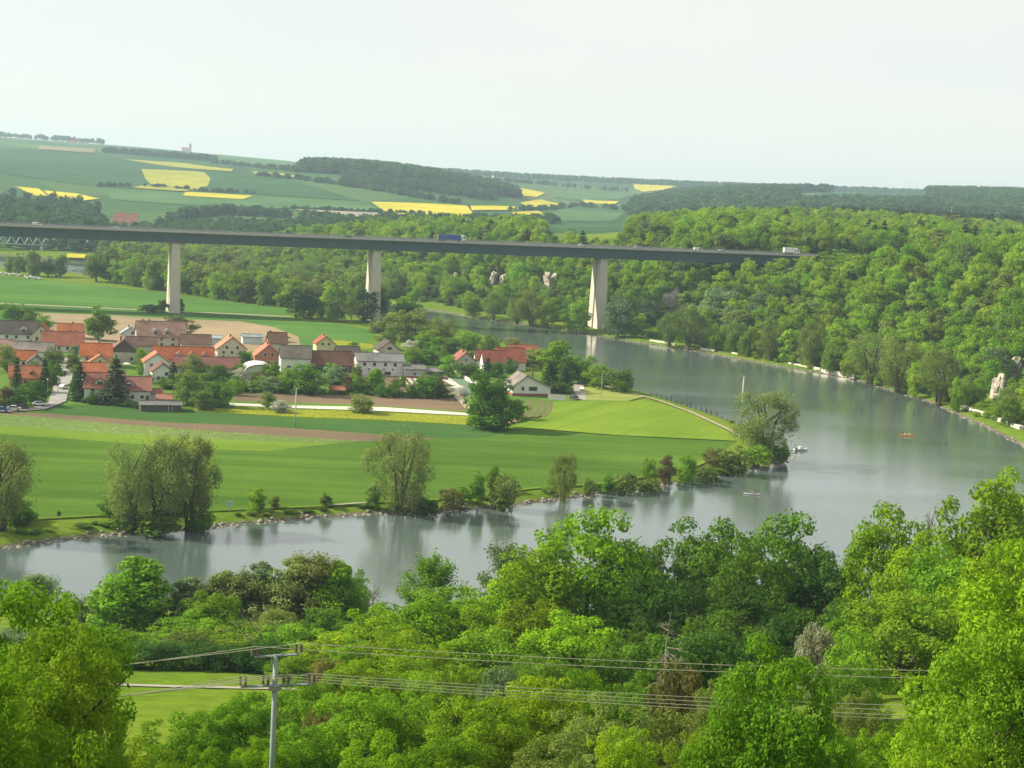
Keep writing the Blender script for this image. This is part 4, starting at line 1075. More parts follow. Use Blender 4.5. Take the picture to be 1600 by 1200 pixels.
# the wooded slope right of the river and its continuation behind the bridge
SLOPE = pd((300, 1330), (420, 1180), (560, 1120), (690, 1060), (800, 990), (930, 950), (1110, 850), (1330, 725), (1500, 640), (1620, 590), (1800, 540), (2000, 560), (1750, 900), (1700, 1500), (1350, 1520), (1000, 1430), (800, 1400), (500, 1420))
X, Y = poisson(SLOPE, 9.2, 5)
dr = dist(X, Y, right_bank); inr = inpoly(X, Y, RIGHTLAND)
along = (X - BR[0][0]) * _bd[0] + (Y - BR[0][1]) * _bd[1]; off = (X - BR[0][0]) * _bn[0] + (Y - BR[0][1]) * _bn[1]
Z = height(X, Y)
road_clear = (np.abs(off) < 19) & (along > 330)                    # the motorway cutting beyond the abutment
u_, v_, _ = visible(X, Y, Z + 2)
meadow = (u_ > 845) & (u_ < 985) & (v_ > 343) & (v_ < 387) & (Y > 1050)
rockface = np.zeros(X.shape, bool)
ROCKS = [(858, 452, 15, 22), (786, 440, 9, 10), (770, 442, 7, 14), (1050, 482, 20, 26), (512, 436, 8, 12), (712, 438, 6, 10), (1556, 622, 14, 32), (1580, 590, 12, 26), (1502, 604, 5, 7), (676, 462, 5, 12)]
ROCKP = []
for (rx, ry, rw, rh) in ROCKS:
    p = onground(rx, ry, 560, 1500); ROCKP.append(p)
    toward = (Y < p[1] + 3) & (Y > p[1] - 46) & (np.abs(X - p[0] * Y / p[1]) < rw * p[1] / F * .6 + 3.5)
    rockface |= toward
keep = inr & (dr > 4.5) & ~road_clear & ~meadow & ~rockface & ((off > 16) | (along > 300) | (off < -16) | (Z < 36))
X, Y, Z, dr, u_, v_ = X[keep], Y[keep], Z[keep], dr[keep], u_[keep], v_[keep]
g = np.random.default_rng(77)
nT = len(X); Hs = g.uniform(8, 18.5, nT); Hs = np.where(dr < 30, g.uniform(8, 13, nT), Hs); Rs = Hs * g.uniform(.32, .46, nT)
offk = (X - BR[0][0]) * _bn[0] + (Y - BR[0][1]) * _bn[1]; alk = (X - BR[0][0]) * _bd[0] + (Y - BR[0][1]) * _bd[1]
under = (np.abs(offk) < 18); Hs = np.where(under, np.minimum(Hs, np.maximum(45.0 - 7.5 - Z, 3.0)), Hs)
nearroad = (offk < -19) & (offk > -75) & (alk > 330) & (alk < 640); Hs = np.where(nearroad, np.minimum(Hs, np.maximum(46.0 - Z + 1.0, 4.0)), Hs)
infr = (u_ > -20) & (u_ < 1620)
seen = np.where(infr, Hs * Rs / Y ** 2, 0) * np.where(dr < 140, 1.0, np.where(offk > 0, .35, .7))
order = np.argsort(-seen); single = order[:290]; rest = order[290:]
WOODG = 'trees of the wooded slope'
crown_src = []
for j, i in enumerate(single):
    bank = dr[i] < 22
    c3 = g.random()
    if bank: kd, mt = ('willow', 'olive') if c3 < .55 else ('tree', 'wood') if c3 < .8 else ('tall', 'olive')
    else: kd, mt = ('tree', 'wood') if c3 < .6 else ('tree', 'beech') if c3 < .78 else ('tall', 'olive') if c3 < .88 else ('tree', 'lime') if c3 < .95 else ('tree', 'grey')
    lab = {'olive': 'olive-leaved tree', 'wood': 'green broadleaf tree', 'beech': 'fresh green broadleaf tree', 'lime': 'yellow-green broadleaf tree', 'grey': 'grey-green broadleaf tree'}[mt]
    lab += ' at the foot of the wooded slope by the water' if bank else (' on the wooded slope right of the river' if u_[i] > 960 else ' on the wooded slope behind the bridge')
    r, c = tree_at((X[i], Y[i], Z[i]), Hs[i], Rs[i], kd, mt, 'wood_tree', lab, 'tree', WOODG)
# crowns that the uncountable remainder repeats: real trees of the slope
PROTO_SRC = {}
def source(key, kd, mt, k):
    i = single[100 + k]; cr, tr, R, H = PRO[kd][k % len(PRO[kd])]
    root = empty('wood_tree', (X[i] + 4, Y[i] + 4, hz(X[i] + 4, Y[i] + 4) - .2), 0, {'wood': 'green broadleaf tree', 'olive': 'olive-leaved tree', 'far': 'dull green broadleaf tree', 'pine': 'dark pine tree', 'beech': 'fresh green broadleaf tree'}[mt] + ' on the wooded slope right of the river', 'tree', WOODG)
    t = link('trunk', tr, root); me = cr.copy(); me.materials.clear(); me.materials.append(LM[mt]); c = link('crown', me, root)
    PROTO_SRC.setdefault(key, []).append((c, R, H))
for k in range(4): source('wood', 'tree', 'wood', k)
source('bankside', 'tall', 'olive', 1); source('bankside', 'tree', 'olive', 2); source('bankside', 'tree', 'wood', 3)
source('wood', 'spruce', 'pine', 0); source('wood', 'tree', 'beech', 1); source('wood', 'tall', 'olive', 0)
for k in range(2): source('spruce', 'spruce', 'pine', k)
# cheap far crowns
for k in range(4):
    proto('farcrown', broad_crown('crown', 800 + k, None, n=420, size=1.0, ncl=26, rc=(1.2, 2.2), zb=.4), tk_mid[k % 3], 5.7, 14.6)
for k in range(4): source('far', 'farcrown', 'far', k)

def wood(name, label, X, Y, Hs, Rs, key, seed, sink=.5, Z=None):
    g = np.random.default_rng(seed); src = PROTO_SRC[key]; n = len(X)
    Z = height(X, Y) if Z is None else Z
    idx = g.integers(0, len(src), n); R = np.array([s[1] for s in src])[idx]; H = np.array([s[2] for s in src])[idx]
    sc = np.stack([Rs / R, Rs / R, Hs / H], 1)
    return scatter(name, label, np.stack([X, Y, Z - sink], 1), sc, g.uniform(0, 6.28, n), idx, [s[0] for s in src])

wood('hillside_wood', 'dense fresh green wood covering the slope right of the river', X[rest], Y[rest], Hs[rest], Rs[rest], 'wood', 11, Z=Z[rest])
# undergrowth closing the gaps low on the slope
ux, uy = poisson(SLOPE, 5.5, 55); k_ = inpoly(ux, uy, RIGHTLAND) & (dist(ux, uy, right_bank) > 3.2) & (uy < 1150)
uo = (ux - BR[0][0]) * _bn[0] + (uy - BR[0][1]) * _bn[1]; ua = (ux - BR[0][0]) * _bd[0] + (uy - BR[0][1]) * _bd[1]
for p, (rx, ry, rw, rh) in zip(ROCKP, ROCKS): k_ &= ~((uy < p[1] + 3) & (uy > p[1] - 40) & (np.abs(ux - p[0] * uy / p[1]) < rw * p[1] / F * .5 + 2))
k_ &= ~((np.abs(uo) < 17) & (ua > 330))
ux, uy = ux[k_], uy[k_]; g = np.random.default_rng(3); uh = g.uniform(2.5, 5.5, len(ux)) * np.where(dist(ux, uy, right_bank) < 7, .55, 1)
wood('undergrowth', 'leafy undergrowth between the trees of the slope', ux, uy, uh, uh * .75, 'wood', 12)

# olive willows and poplars standing right at the water under the slope
for i, (px, pyb, pyt, w, kd, mt) in enumerate([(965, 527, 463, 50, 'tree', 'grey'), (995, 529, 492, 26, 'tall', 'beech'), (1045, 541, 486, 36, 'willow', 'olive'), (1075, 545, 478, 60, 'willow', 'olive'), (1115, 535, 450, 76, 'tree', 'grey'), (1118, 549, 508, 30, 'tree', 'beech'),
        (1148, 553, 500, 32, 'willow', 'olive'), (1172, 559, 510, 30, 'tree', 'wood'), (1205, 565, 504, 42, 'willow', 'olive'), (1230, 569, 515, 27, 'tall', 'wood'), (1266, 575, 500, 50, 'willow', 'olive'), (1296, 583, 540, 30, 'tree', 'wood'), (1360, 600, 520, 80, 'willow', 'olive'), (1402, 612, 528, 70, 'willow', 'olive'),
        (1430, 620, 565, 30, 'tree', 'wood'), (1466, 632, 542, 70, 'willow', 'olive'), (1495, 642, 590, 32, 'tree', 'beech'), (830, 508, 455, 50, 'willow', 'olive'), (855, 511, 470, 40, 'tree', 'wood'), (902, 519, 465, 40, 'tree', 'beech'), (808, 506, 465, 36, 'willow', 'olive'), (770, 499, 455, 40, 'willow', 'olive'), (740, 495, 462, 34, 'tree', 'wood'), (1325, 590, 548, 32, 'tree', 'wood'), (1575, 668, 620, 40, 'tree', 'beech')]):
    plant(px, pyb, pyt, w, kd, mt, {'olive': 'rounded olive willow', 'grey': 'tall grey-green tree', 'beech': 'fresh green tree', 'wood': 'green tree'}[mt] + ' at the water under the wood, ' + ('left of the river pier' if px < 925 else 'just right of the river pier' if px < 1130 else 'before the long pale wall' if px < 1290 else 'right of the long pale wall'), 'bank_tree', 'tree', 'trees at the water under the wooded slope', z=-.6)
# low wood beyond the bridge on the left (poplars and willows)
LOW = pd((150, 1120), (250, 1045), (330, 1010), (460, 960), (560, 945), (600, 1000), (560, 1060), (450, 1110), (330, 1180), (210, 1230), (140, 1230))
lx, ly = poisson(LOW, 10.5, 9); k_ = inpoly(lx, ly, LEFTLAND) & (dist(lx, ly, left_bank) > 3); lx, ly = lx[k_], ly[k_]
g = np.random.default_rng(5)
for i in range(len(lx)):
    c3 = g.random(); h = g.uniform(12, 20)
    kd, mt, lb = (('tall', 'olive', 'slim olive poplar in the low wood under the bridge') if c3 < .45 else ('willow', 'olive', 'rounded olive willow in the low wood under the bridge') if c3 < .7 else ('tree', 'wood', 'green tree in the low wood under the bridge'))
    tree_at((lx[i], ly[i], hz(lx[i], ly[i])), h, h * (.26 if kd == 'tall' else .4), kd, mt, 'low_wood_tree', lb, 'tree', 'trees of the low wood under the bridge')
for i, (px, pyb, pyt, w) in enumerate([(30, 430, 396, 28), (52, 432, 392, 26), (75, 432, 400, 30), (95, 432, 398, 22), (150, 440, 390, 36), (172, 436, 388, 30), (15, 428, 400, 20)]):
    plant(px, pyb, pyt, w, 'tall', 'olive', 'pale poplar by the white boats at the far left', 'poplar_tree', 'tree', 'poplars by the boat harbour')
# (the side reach behind) and the valley floor behind the bridge (left)
def band(name, label, cells, step, h, key='far', seed=1, rk=.42, keep=None):
    x, y = poisson(pd(*cells), step, seed); k = inpoly(x, y, RIGHTLAND) & (dist(x, y, right_bank) > 6)
    if keep is not None: k &= keep(x, y)
    x, y = x[k], y[k]; g = np.random.default_rng(seed); hh = g.uniform(h * .7, h * 1.25, len(x))
    return wood(name, label, x, y, hh, hh * rk * g.uniform(.8, 1.2, len(x)), key, seed)
def openfield(x, y):
    u, v, _ = visible(x, y, height(x, y)); bad = np.zeros(x.shape, bool)
    for (a, b, c, d) in [(20, 160, 290, 318), (200, 400, 262, 316), (575, 868, 314, 349), (455, 672, 326, 350), (775, 880, 286, 328), (905, 975, 311, 322), (985, 1080, 286, 302), (1245, 1450, 301, 322), (100, 140, 396, 410), (845, 985, 335, 390), (160, 240, 322, 352)]:
        bad |= (u > a) & (u < b) & (v > c) & (v < d)
    return ~bad
band('valley_wood', 'bluish wood in the valley behind the bridge', [(-60, 1460), (250, 1430), (420, 1430), (700, 1420), (900, 1450), (900, 1720), (700, 1790), (420, 1760), (150, 1640), (-60, 1600)], 12, 13, 'far', 21, keep=openfield)
band('bank_wood', 'olive trees on the far bank of the hidden river reach', [(140, 1400), (230, 1290), (330, 1230), (450, 1140), (600, 1090), (640, 1130), (500, 1250), (330, 1400)], 9, 15, 'bankside', 20, keep=openfield)
band('valley_wood', 'dark wood at the left behind the bridge', [(-150, 1560), (160, 1560), (140, 1760), (60, 1900), (-150, 1900)], 11, 17, 'far', 22, keep=openfield)
band('valley_grove', 'scattered grove on the far valley slope at the left', [(-150, 1900), (160, 1880), (230, 2000), (60, 2150), (-150, 2150)], 26, 13, 'far', 23, keep=openfield)
band('valley_wood', 'bluish wood below the rapeseed fields', [(230, 1700), (560, 1780), (900, 1800), (900, 1930), (560, 1920), (420, 1900), (230, 1850)], 14, 12, 'far', 24, keep=openfield)
band('ridge_wood', 'dark wood on the ridge above the rapeseed fields', [(455, 3050), (520, 2980), (615, 2960), (740, 3000), (800, 3120), (760, 3500), (620, 3420), (460, 3400)], 12, 20, 'far', 25)
band('ridge_wood', 'wooded flank falling from the ridge towards the valley', [(520, 2760), (640, 2720), (800, 2760), (800, 3010), (640, 2960), (520, 2980)], 15, 12, 'far', 26, keep=openfield)
band('hill_wood', 'dark blue wooded hill behind the bright green slope', [(955, 2560), (1020, 2400), (1120, 2350), (1300, 2300), (1700, 2300), (1800, 4200), (1050, 4100), (985, 3300)], 13, 18, 'far', 27, keep=openfield)
band('pine_wood', 'dark pine wood beyond the motorway at the right', [(1300, 1540), (1700, 1500), (1720, 1800), (1290, 1780)], 9, 17, 'spruce', 28, rk=.24)
band('hedge_wood', 'dark hedge of trees on the left hilltop', [(148, 3990), (300, 3900), (325, 3880), (320, 4020), (200, 4080), (150, 4060)], 15, 14, 'far', 29)
band('skyline_wood', 'thin line of trees on the left skyline', [(-100, 5850), (150, 5850), (150, 5960), (-100, 5960)], 26, 18, 'far', 30)
band('skyline_wood', 'distant wooded ridge on the skyline at the centre', [(640, 5500), (1200, 5400), (1700, 5400), (1700, 6200), (640, 6200)], 30, 18, 'far', 31)
def hedge(name, label, pix, n, h, seed):
    P = [onground(x, y, 1400) for x, y in pix]; g = np.random.default_rng(seed); t = np.sort(g.uniform(0, len(P) - 1.001, n)); i = t.astype(int); f = t - i
    P = np.array(P); q = P[i] * (1 - f)[:, None] + P[i + 1] * f[:, None]; q[:, :2] += g.normal(size=(n, 2)) * 4
    hh = g.uniform(h * .5, h * 1.2, n); return wood(name, label, q[:, 0], q[:, 1], hh, hh * .55, 'far', seed)
hedge('field_hedge', 'dark hedge line above the long pale rapeseed strips', [(330, 254), (400, 262), (470, 270)], 90, 10, 41)
hedge('field_hedge', 'dark hedge line falling along the ridge slope', [(400, 275), (520, 288), (620, 303), (720, 320)], 160, 9, 42)
hedge('field_hedge', 'thin hedge under the beige fields', [(460, 327), (520, 329), (590, 333), (670, 336)], 80, 6, 43)
hedge('field_hedge', 'tree line between the yellow fields at the centre', [(800, 332), (860, 328), (900, 322), (980, 328)], 70, 10, 44)
hedge('field_hedge', 'hedge across the slope under the large pale field', [(150, 292), (230, 292), (330, 300), (400, 303)], 70, 7, 45)
hedge('field_hedge', 'trees in the far valley right of the ridge', [(735, 281), (790, 284), (860, 290), (980, 300)], 90, 12, 46)
hedge('field_hedge', 'wooded edge above the beige fields', [(270, 345), (350, 335), (430, 340), (540, 350), (700, 352), (820, 352), (870, 348)], 220, 13, 47)

# ------------------------------------------------------------------ motorway bridge
CONC = M('concrete_pier', (.50, .46, .38), .85, .06, .12)
CONC_D = M('concrete_slab', (.36, .37, .35), .85, .12, .3)
STEEL = M('steel_girder_teal', (.050, .088, .102), .6, .12, .2)
ASPH = M('asphalt', (.06, .06, .06), .9, .2, .5)
RAIL = M('rail_galvanised', (.32, .34, .34), .5, .1, 1.0, metal=.4)
def deck_z(s): return 44.4 + .0085 * (s + 90)
bridge = empty('motorway_bridge', (*bridge_xy(0), 0), 0, 'long teal girder motorway bridge on tall concrete piers crossing the valley', 'bridge')
S0, S1 = -420.0, 372.0
def sweep(b, prof, s0, s1, n=40, mi=0):
    """profile of (offset, height below deck) swept along the deck line"""
    m = len(prof); o = len(b.v)
    for i in range(n + 1):
        s = s0 + (s1 - s0) * i / n; z = deck_z(s)
        for (q, h) in prof:
            p = _bd * s + _bn * q; b.v.append((p[0], p[1], z + h))
    for i in range(n):
        for j in range(m):
            a = o + i * m + j; c = o + i * m + (j + 1) % m; b.f.append((a, c, c + m, a + m)); b.m.append(mi)
    b.f.append(tuple(o + j for j in range(m))); b.f.append(tuple(o + n * m + j for j in reversed(range(m)))); b.m += [mi, mi]
    return b
sweep(MB(), [(-8.2, -1.0), (-7.4, -6.3), (7.4, -6.3), (8.2, -1.0)], S0, S1).build('girder', STEEL, bridge)
sweep(MB(), [(-10.4, .12), (-10.4, -.55), (-8.4, -.98), (8.4, -.98), (10.4, -.55), (10.4, .12), (9.8, .12), (9.8, -.1), (-9.8, -.1), (-9.8, .12)], S0, S1).build('deck_slab', CONC_D, bridge)
sweep(MB(), [(-9.75, -.08), (9.75, -.08), (9.75, -.02), (-9.75, -.02)], S0, S1).build('carriageway', ASPH, bridge)
for q in (-10.1, 10.1):
    b = MB(); sweep(b, [(q - .06, 1.05), (q + .06, 1.05), (q + .06, 1.2), (q - .06, 1.2)], S0, S1); sweep(b, [(q - .05, .55), (q + .05, .55), (q + .05, .68), (q - .05, .68)], S0, S1)
    for i in range(200):
        s = S0 + (S1 - S0) * (i + .5) / 200; p = _bd * s + _bn * q; z = deck_z(s); b.box(p[0] - .06, p[0] + .06, p[1] - .06, p[1] + .06, z + .12, z + 1.1)
    b.build('railing', RAIL, bridge)
b = MB()
for q in (-.5, .5): sweep(b, [(q - .05, .5), (q + .05, .5), (q + .05, .85), (q - .05, .85)], S0, S1)
for i in range(150):
    s = S0 + (S1 - S0) * (i + .5) / 150; p = _bd * s; z = deck_z(s); b.box(p[0] - .08, p[0] + .08, p[1] - .5, p[1] + .5, z - .05, z + .6)
b.build('guard_rail', RAIL, bridge)
def pier(s, zfoot):
    """slender tapering wall pier, grooved down its long faces"""
    p = _bd * s; zt = deck_z(s) - 6.3; b = MB(); n = 10; prof0 = []
    for i in range(n + 1):
        t = i / n; z = zfoot + (zt - zfoot) * t
        W = 7.6 - 1.5 * t; T = 2.9 - .75 * t
        gx, gw = 1.1, .9
        pr = [(-T, -W), (T, -W), (T, -gx), (T - gw, -gx), (T - gw, gx), (T, gx), (T, W), (-T, W), (-T, gx), (-T + gw, gx), (-T + gw, -gx), (-T, -gx)]
        ca, sa = math.cos(math.radians(20)), math.sin(math.radians(20))
        for (x, y) in pr: b.v.append((p[0] + x * ca - y * sa, p[1] + x * sa + y * ca, z))
    m = 12
    for i in range(n):
        for j in range(m):
            a = i * m + j; c = i * m + (j + 1) % m; b.f.append((a, c, c + m, a + m)); b.m.append(0)
    b.f.append(tuple(range(n * m, n * m + m))); b.m.append(0)
    return b.build('pier', CONC, bridge)
pier(0, -1); pier(111, -1); pr3 = pier(242, -4.5); pier(-115, -1)
b = MB(); p = _bd * 242; b.prism([(-4.2, -5), (4.2, -5), (4.2, -.7), (-4.2, -.7)], -9.2, 9.2)
b.v = [(p[0] + x * math.cos(.35) - y * math.sin(.35), p[1] + x * math.sin(.35) + y * math.cos(.35), z) for x, y, z in b.v]
b.build('pier_footing', CONC_D, bridge)
b = MB(); z = deck_z(S1); b.box(-3, 16, -9.8, 9.8, -24, -1.1)
ang = math.atan2(_bd[1], _bd[0]); p = _bd * (S1 - 4)
b.v = [(p[0] + x * math.cos(ang) - y * math.sin(ang), p[1] + x * math.sin(ang) + y * math.cos(ang), z + h) for x, y, h in b.v]
b.build('abutment', CONC, bridge)
# motorway beyond the abutment, on a terrace in the slope
road = MB(); n = 40
for i in range(n + 1):
    s = S1 - 1 + i * 9.0; q = bridge_xy(s); zr = deck_z(S1) - .1 + (i / n) * 2.0
    for off_, dz in ((-27, -9), (-12.5, -.1), (-10.4, 0), (10.4, 0), (12.5, -.1), (27, -5)):
        p = q + _bn * off_; road.v.append((p[0], p[1], zr + dz if abs(off_) < 18 else min(zr - .5, hz(*p)) - .6))
for i in range(n):
    for j in range(5): a = i * 6 + j; road.f.append((a, a + 6, a + 7, a + 1)); road.m.append(0 if j == 2 else 1)
motorway = road.build('motorway', [ASPH, FM['veg']]); tag(motorway, kind='structure')

# ------------------------------------------------------------------ vehicles
GLASS = M('window_glass', (.02, .025, .03), .15, .1, 1.0, spec=.6)
TYRE = M('tyre_rubber', (.02, .02, .02), .9, .1, 2)
PAINT = {k: M('paint_' + k, c, .35, .04, .5, spec=.5) for k, c in {'white': (.74, .75, .74), 'blue': (.05, .09, .30), 'silver': (.42, .44, .46), 'red': (.35, .04, .03), 'dark': (.04, .045, .05), 'orange': (.65, .22, .05), 'pale_blue': (.35, .48, .60), 'green': (.08, .22, .12), 'yellow': (.7, .5, .05)}.items()}
LAMP = M('headlight_glass', (.7, .7, .66), .2, .05, 1)
def wheel(parent, x, y, r=.32, w=.22):
    b = MB(); b.tube([(x, y - w / 2, r), (x, y + w / 2, r)], r, 12); o = b.build('wheel', TYRE, parent)
    b = MB(); b.tube([(x, y - w / 2 - .01, r), (x, y + w / 2 + .01, r)], r * .55, 8); b.build('rim', RAIL, o)
def car(p, yaw, col, label, group=None, van=False):
    t = empty('van' if van else 'parked_car' if group else 'car', p, yaw, label, 'van' if van else 'car', group)
    if van:
        prof = [(-2.4, .35), (2.4, .35), (2.45, 1.0), (1.9, 1.2), (1.35, 1.95), (-2.35, 2.0), (-2.45, 1.2)]; gl = [(1.3, 1.25), (1.78, 1.25), (1.32, 1.82), (.3, 1.82), (.3, 1.25)]; w = .92
    else:
        prof = [(-2.1, .35), (2.1, .35), (2.15, .75), (1.3, .92), (.6, 1.42), (-1.0, 1.45), (-1.75, .98), (-2.15, .9)]; gl = [(-1.5, .98), (1.1, .94), (.55, 1.36), (-.95, 1.38)]; w = .84
    MB().prism(prof, -w, w).build('body', PAINT[col], t)
    for s in (-1, 1):
        MB().prism(gl, s * (w + .012) - .01, s * (w + .012) + .01).build('side_window', GLASS, t)
    MB().add([(1.28, -w * .85, .96), (1.28, w * .85, .96), (.64, w * .8, 1.40), (.64, -w * .8, 1.40)] if not van else [(1.93, -.8, 1.24), (1.93, .8, 1.24), (1.42, .75, 1.9), (1.42, -.75, 1.9)], [(0, 1, 2, 3)]).build('windscreen', GLASS, t)
    for s in (-1, 1): MB().box(2.12 if not van else 2.42, 2.17 if not van else 2.47, s * .6 - .15, s * .6 + .15, .58, .74).build('headlight', LAMP, t)
    for x in (-1.35, 1.35):
        for y in (-w + .08, w - .08): wheel(t, x, y)
    return t
def truck(p, yaw, col, label, L=13.0, back=None):
    t = empty('truck', p, yaw, label, 'truck')
    MB().box(-L, 0, -1.25, 1.25, 1.15, 3.95).build('trailer_box', PAINT[col], t)
    MB().box(-L + .2, 0, -.6, .6, .8, 1.12).build('trailer_frame', PAINT['dark'], t)
    if back: MB().box(-L - .06, -L - .01, -1.2, 1.2, 1.2, 3.9).build('rear_door', PAINT[back], t)
    cabp = [(.7, .55), (2.9, .55), (2.95, 1.9), (2.7, 3.3), (2.0, 3.75), (.7, 3.75)]
    MB().prism(cabp, -1.2, 1.2).build('cab', PAINT['white'], t)
    MB().add([(2.96, -1.1, 2.0), (2.96, 1.1, 2.0), (2.75, 1.05, 3.1), (2.75, -1.05, 3.1)], [(0, 1, 2, 3)]).build('windscreen', GLASS, t)
    for s in (-1, 1): MB().box(1.5, 2.5, s * 1.2 - .02, s * 1.2 + .02, 2.1, 3.0).build('side_window', GLASS, t)
    for x in (2.1, -1.0, -L + 1.2, -L + 2.5, -L + 3.8):
        for y in (-1.05, 1.05): wheel(t, x, y, .5, .3)
    return t
def on_deck(px, py, q, dz=0.0):
    """place on the deck seen at pixel column px"""
    best = None
    for s in np.arange(S0, S1, .5):
        p = bridge_xy(s, q); u, v, _ = visible(np.array([p[0]]), np.array([p[1]]), np.array([deck_z(s) + 1]))
        if best is None or abs(u[0] - px) < best[0]: best = (abs(u[0] - px), s, p)
    return (best[2][0], best[2][1], deck_z(best[1]) + dz)
YB = math.atan2(_bd[1], _bd[0])
truck(on_deck(719, 0, -5.0), YB, 'blue', 'blue curtain-sided lorry on the bridge between the middle and right piers', back='orange')
truck(on_deck(1241, 0, -5.0), YB, 'white', 'white lorry at the right end of the bridge', L=6.5)
car(on_deck(1091, 0, -5.0), YB, 'white', 'white van on the bridge right of the river pier', van=True)
car(on_deck(58, 0, -5.0), YB, 'white', 'white van on the bridge at the far left', van=True)
car(on_deck(910, 0, -5.0), YB, 'white', 'white car on the bridge just left of the river pier')
car(on_deck(997, 0, -5.0), YB, 'silver', 'silver car on the bridge right of the river pier')
car(on_deck(181, 0, -5.0), YB, 'white', 'white car on the bridge left of the left pier')
car(on_deck(545, 0, -5.0), YB, 'dark', 'dark car on the bridge left of the middle pier')
car(on_deck(1128, 0, -5.0), YB, 'silver', 'silver car on the bridge near its right end')

# rocks on the wooded slope
ROCK = M('limestone', (.36, .32, .25), .9, .3, .35, bump=.6, scale2=.9, col2=(.54, .49, .40))
RL = ['tall pale limestone crag below the bridge left of the river pier', 'small limestone crag right of the twin crag behind the bridge', 'small limestone crag left of its twin behind the bridge', 'broad pale limestone crag right of the river pier',
      'small crag left of the middle pier', 'small pale rock far up behind the bridge', 'white rock face by the river wall at the right edge', 'pale rock higher up at the right edge', 'small white rock among the willows at the right', 'narrow pale rock right of the middle pier']
for i, (p, (rx, ry, rw, rh), lb) in enumerate(zip(ROCKP, ROCKS, RL)):
    D = p[1]; W = rw * D / F * .52; Hh = rh * D / F * 1.05; g = random.Random(40 + i)
    bm = bmesh.new(); bmesh.ops.create_icosphere(bm, subdivisions=4, radius=1.0)
    for v in bm.verts:
        x, y, z = v.co
        k = 1 + .34 * float(vnoise(x * 3 + i * 7, z * 1.5 + y * 2, 1.0, i)) + .26 * float(vnoise(x * 7 + y * 5, z * 3, 1.0, i + 3)) + .15 * float(vnoise(x * 15 + y * 9, z * 8, 1.0, i + 5))
        z2 = math.copysign(abs(z) ** .75, z)
        v.co = Vector((x * W * 1.15 * k, y * 4.5 * k, z2 * Hh * .62 * k + (.25 * x * Hh * math.sin(i))))
    me = bpy.data.meshes.new('rock_crag'); bm.to_mesh(me); bm.free(); me.materials.append(ROCK)
    o = link('rock_crag', me); o.location = (p[0], p[1] - 2.5, p[2] + Hh * .45); tag(o, lb, 'rock', 'limestone crags on the wooded slope')

# low pale walls and towpath along the wooded bank
WALLM = M('wall_limestone', (.60, .56, .47), .9, .2, .8)
def bank_wall(px0, px1, y0, y1, label, h=1.9, th=1.2):
    a, b_ = gp(px0, y0, -.6), gp(px1, y1, -.6); L = float(np.linalg.norm(b_ - a)); n = max(2, int(L / 5)); ang = math.atan2(b_[1] - a[1], b_[0] - a[0])
    t = empty('river_wall', (a[0], a[1], -1.3), ang, label, 'wall', 'low walls along the wooded bank')
    for i in range(n):
        MB().box(L * i / n + .04, L * (i + 1) / n - .04, -th / 2, th / 2, 0, h + .1 * rnd.random()).build('wall_block', WALLM, t)
bank_wall(1016, 1055, 534, 540, 'short pale wall on the far bank right of the river pier')
bank_wall(1095, 1117, 547, 550, 'short pale wall on the far bank below the olive willow')
bank_wall(1144, 1162, 554, 557, 'short pale wall on the far bank, third from the river pier')
bank_wall(1228, 1282, 569, 579, 'long pale wall on the far bank in the bend')
bank_wall(1284, 1336, 580, 590, 'pale wall continuing right of the long wall in the bend')
bank_wall(1503, 1548, 640, 655, 'bright pale wall at the water near the right edge', 2.6, 1.8)
bank_wall(1552, 1596, 657, 674, 'bright pale wall cut by the right edge at the water', 2.6, 1.8)
strip('tow_path', None, 3.0, 'gravel', worldpts=[onground(x, y, 560)[:2] for x, y in [(1497, 620), (1520, 628), (1536, 634)]], drape=.3)
# rubble along the banks
STONE = M('bank_stone', (.24, .22, .18), .9, .35, .6)
g = np.random.default_rng(12); stones = []
sm = []
for k in range(3):
    bm = bmesh.new(); bmesh.ops.create_icosphere(bm, subdivisions=1, radius=1.0)
    for v in bm.verts: v.co *= g.uniform(.7, 1.2)
    sm.append(([tuple(v.co) for v in bm.verts], [tuple(v.index for v in f.verts) for f in bm.faces])); bm.free()
b = MB()
for line, rng_, dens in ((left_bank, (3, 17), 1.6), (right_bank, (3, 22), .55)):
    for p0, p1 in zip(line[rng_[0]:rng_[1]], line[rng_[0] + 1:rng_[1] + 1]):
        L = np.linalg.norm(p1 - p0)
        for i in range(int(L * dens)):
            q = p0 + (p1 - p0) * g.random() + g.normal(size=2) * .9; r = g.uniform(.18, .6); vs, fs = sm[g.integers(3)]
            z = max(hz(*q), WATER - .1); b.add([(q[0] + x * r * 1.3, q[1] + y * r * 1.3, z + zz * r * .7) for x, y, zz in vs], fs)
o = b.build('bank_rubble', STONE); tag(o, 'grey brown rubble stones along the water line', 'rubble', kind='stuff')

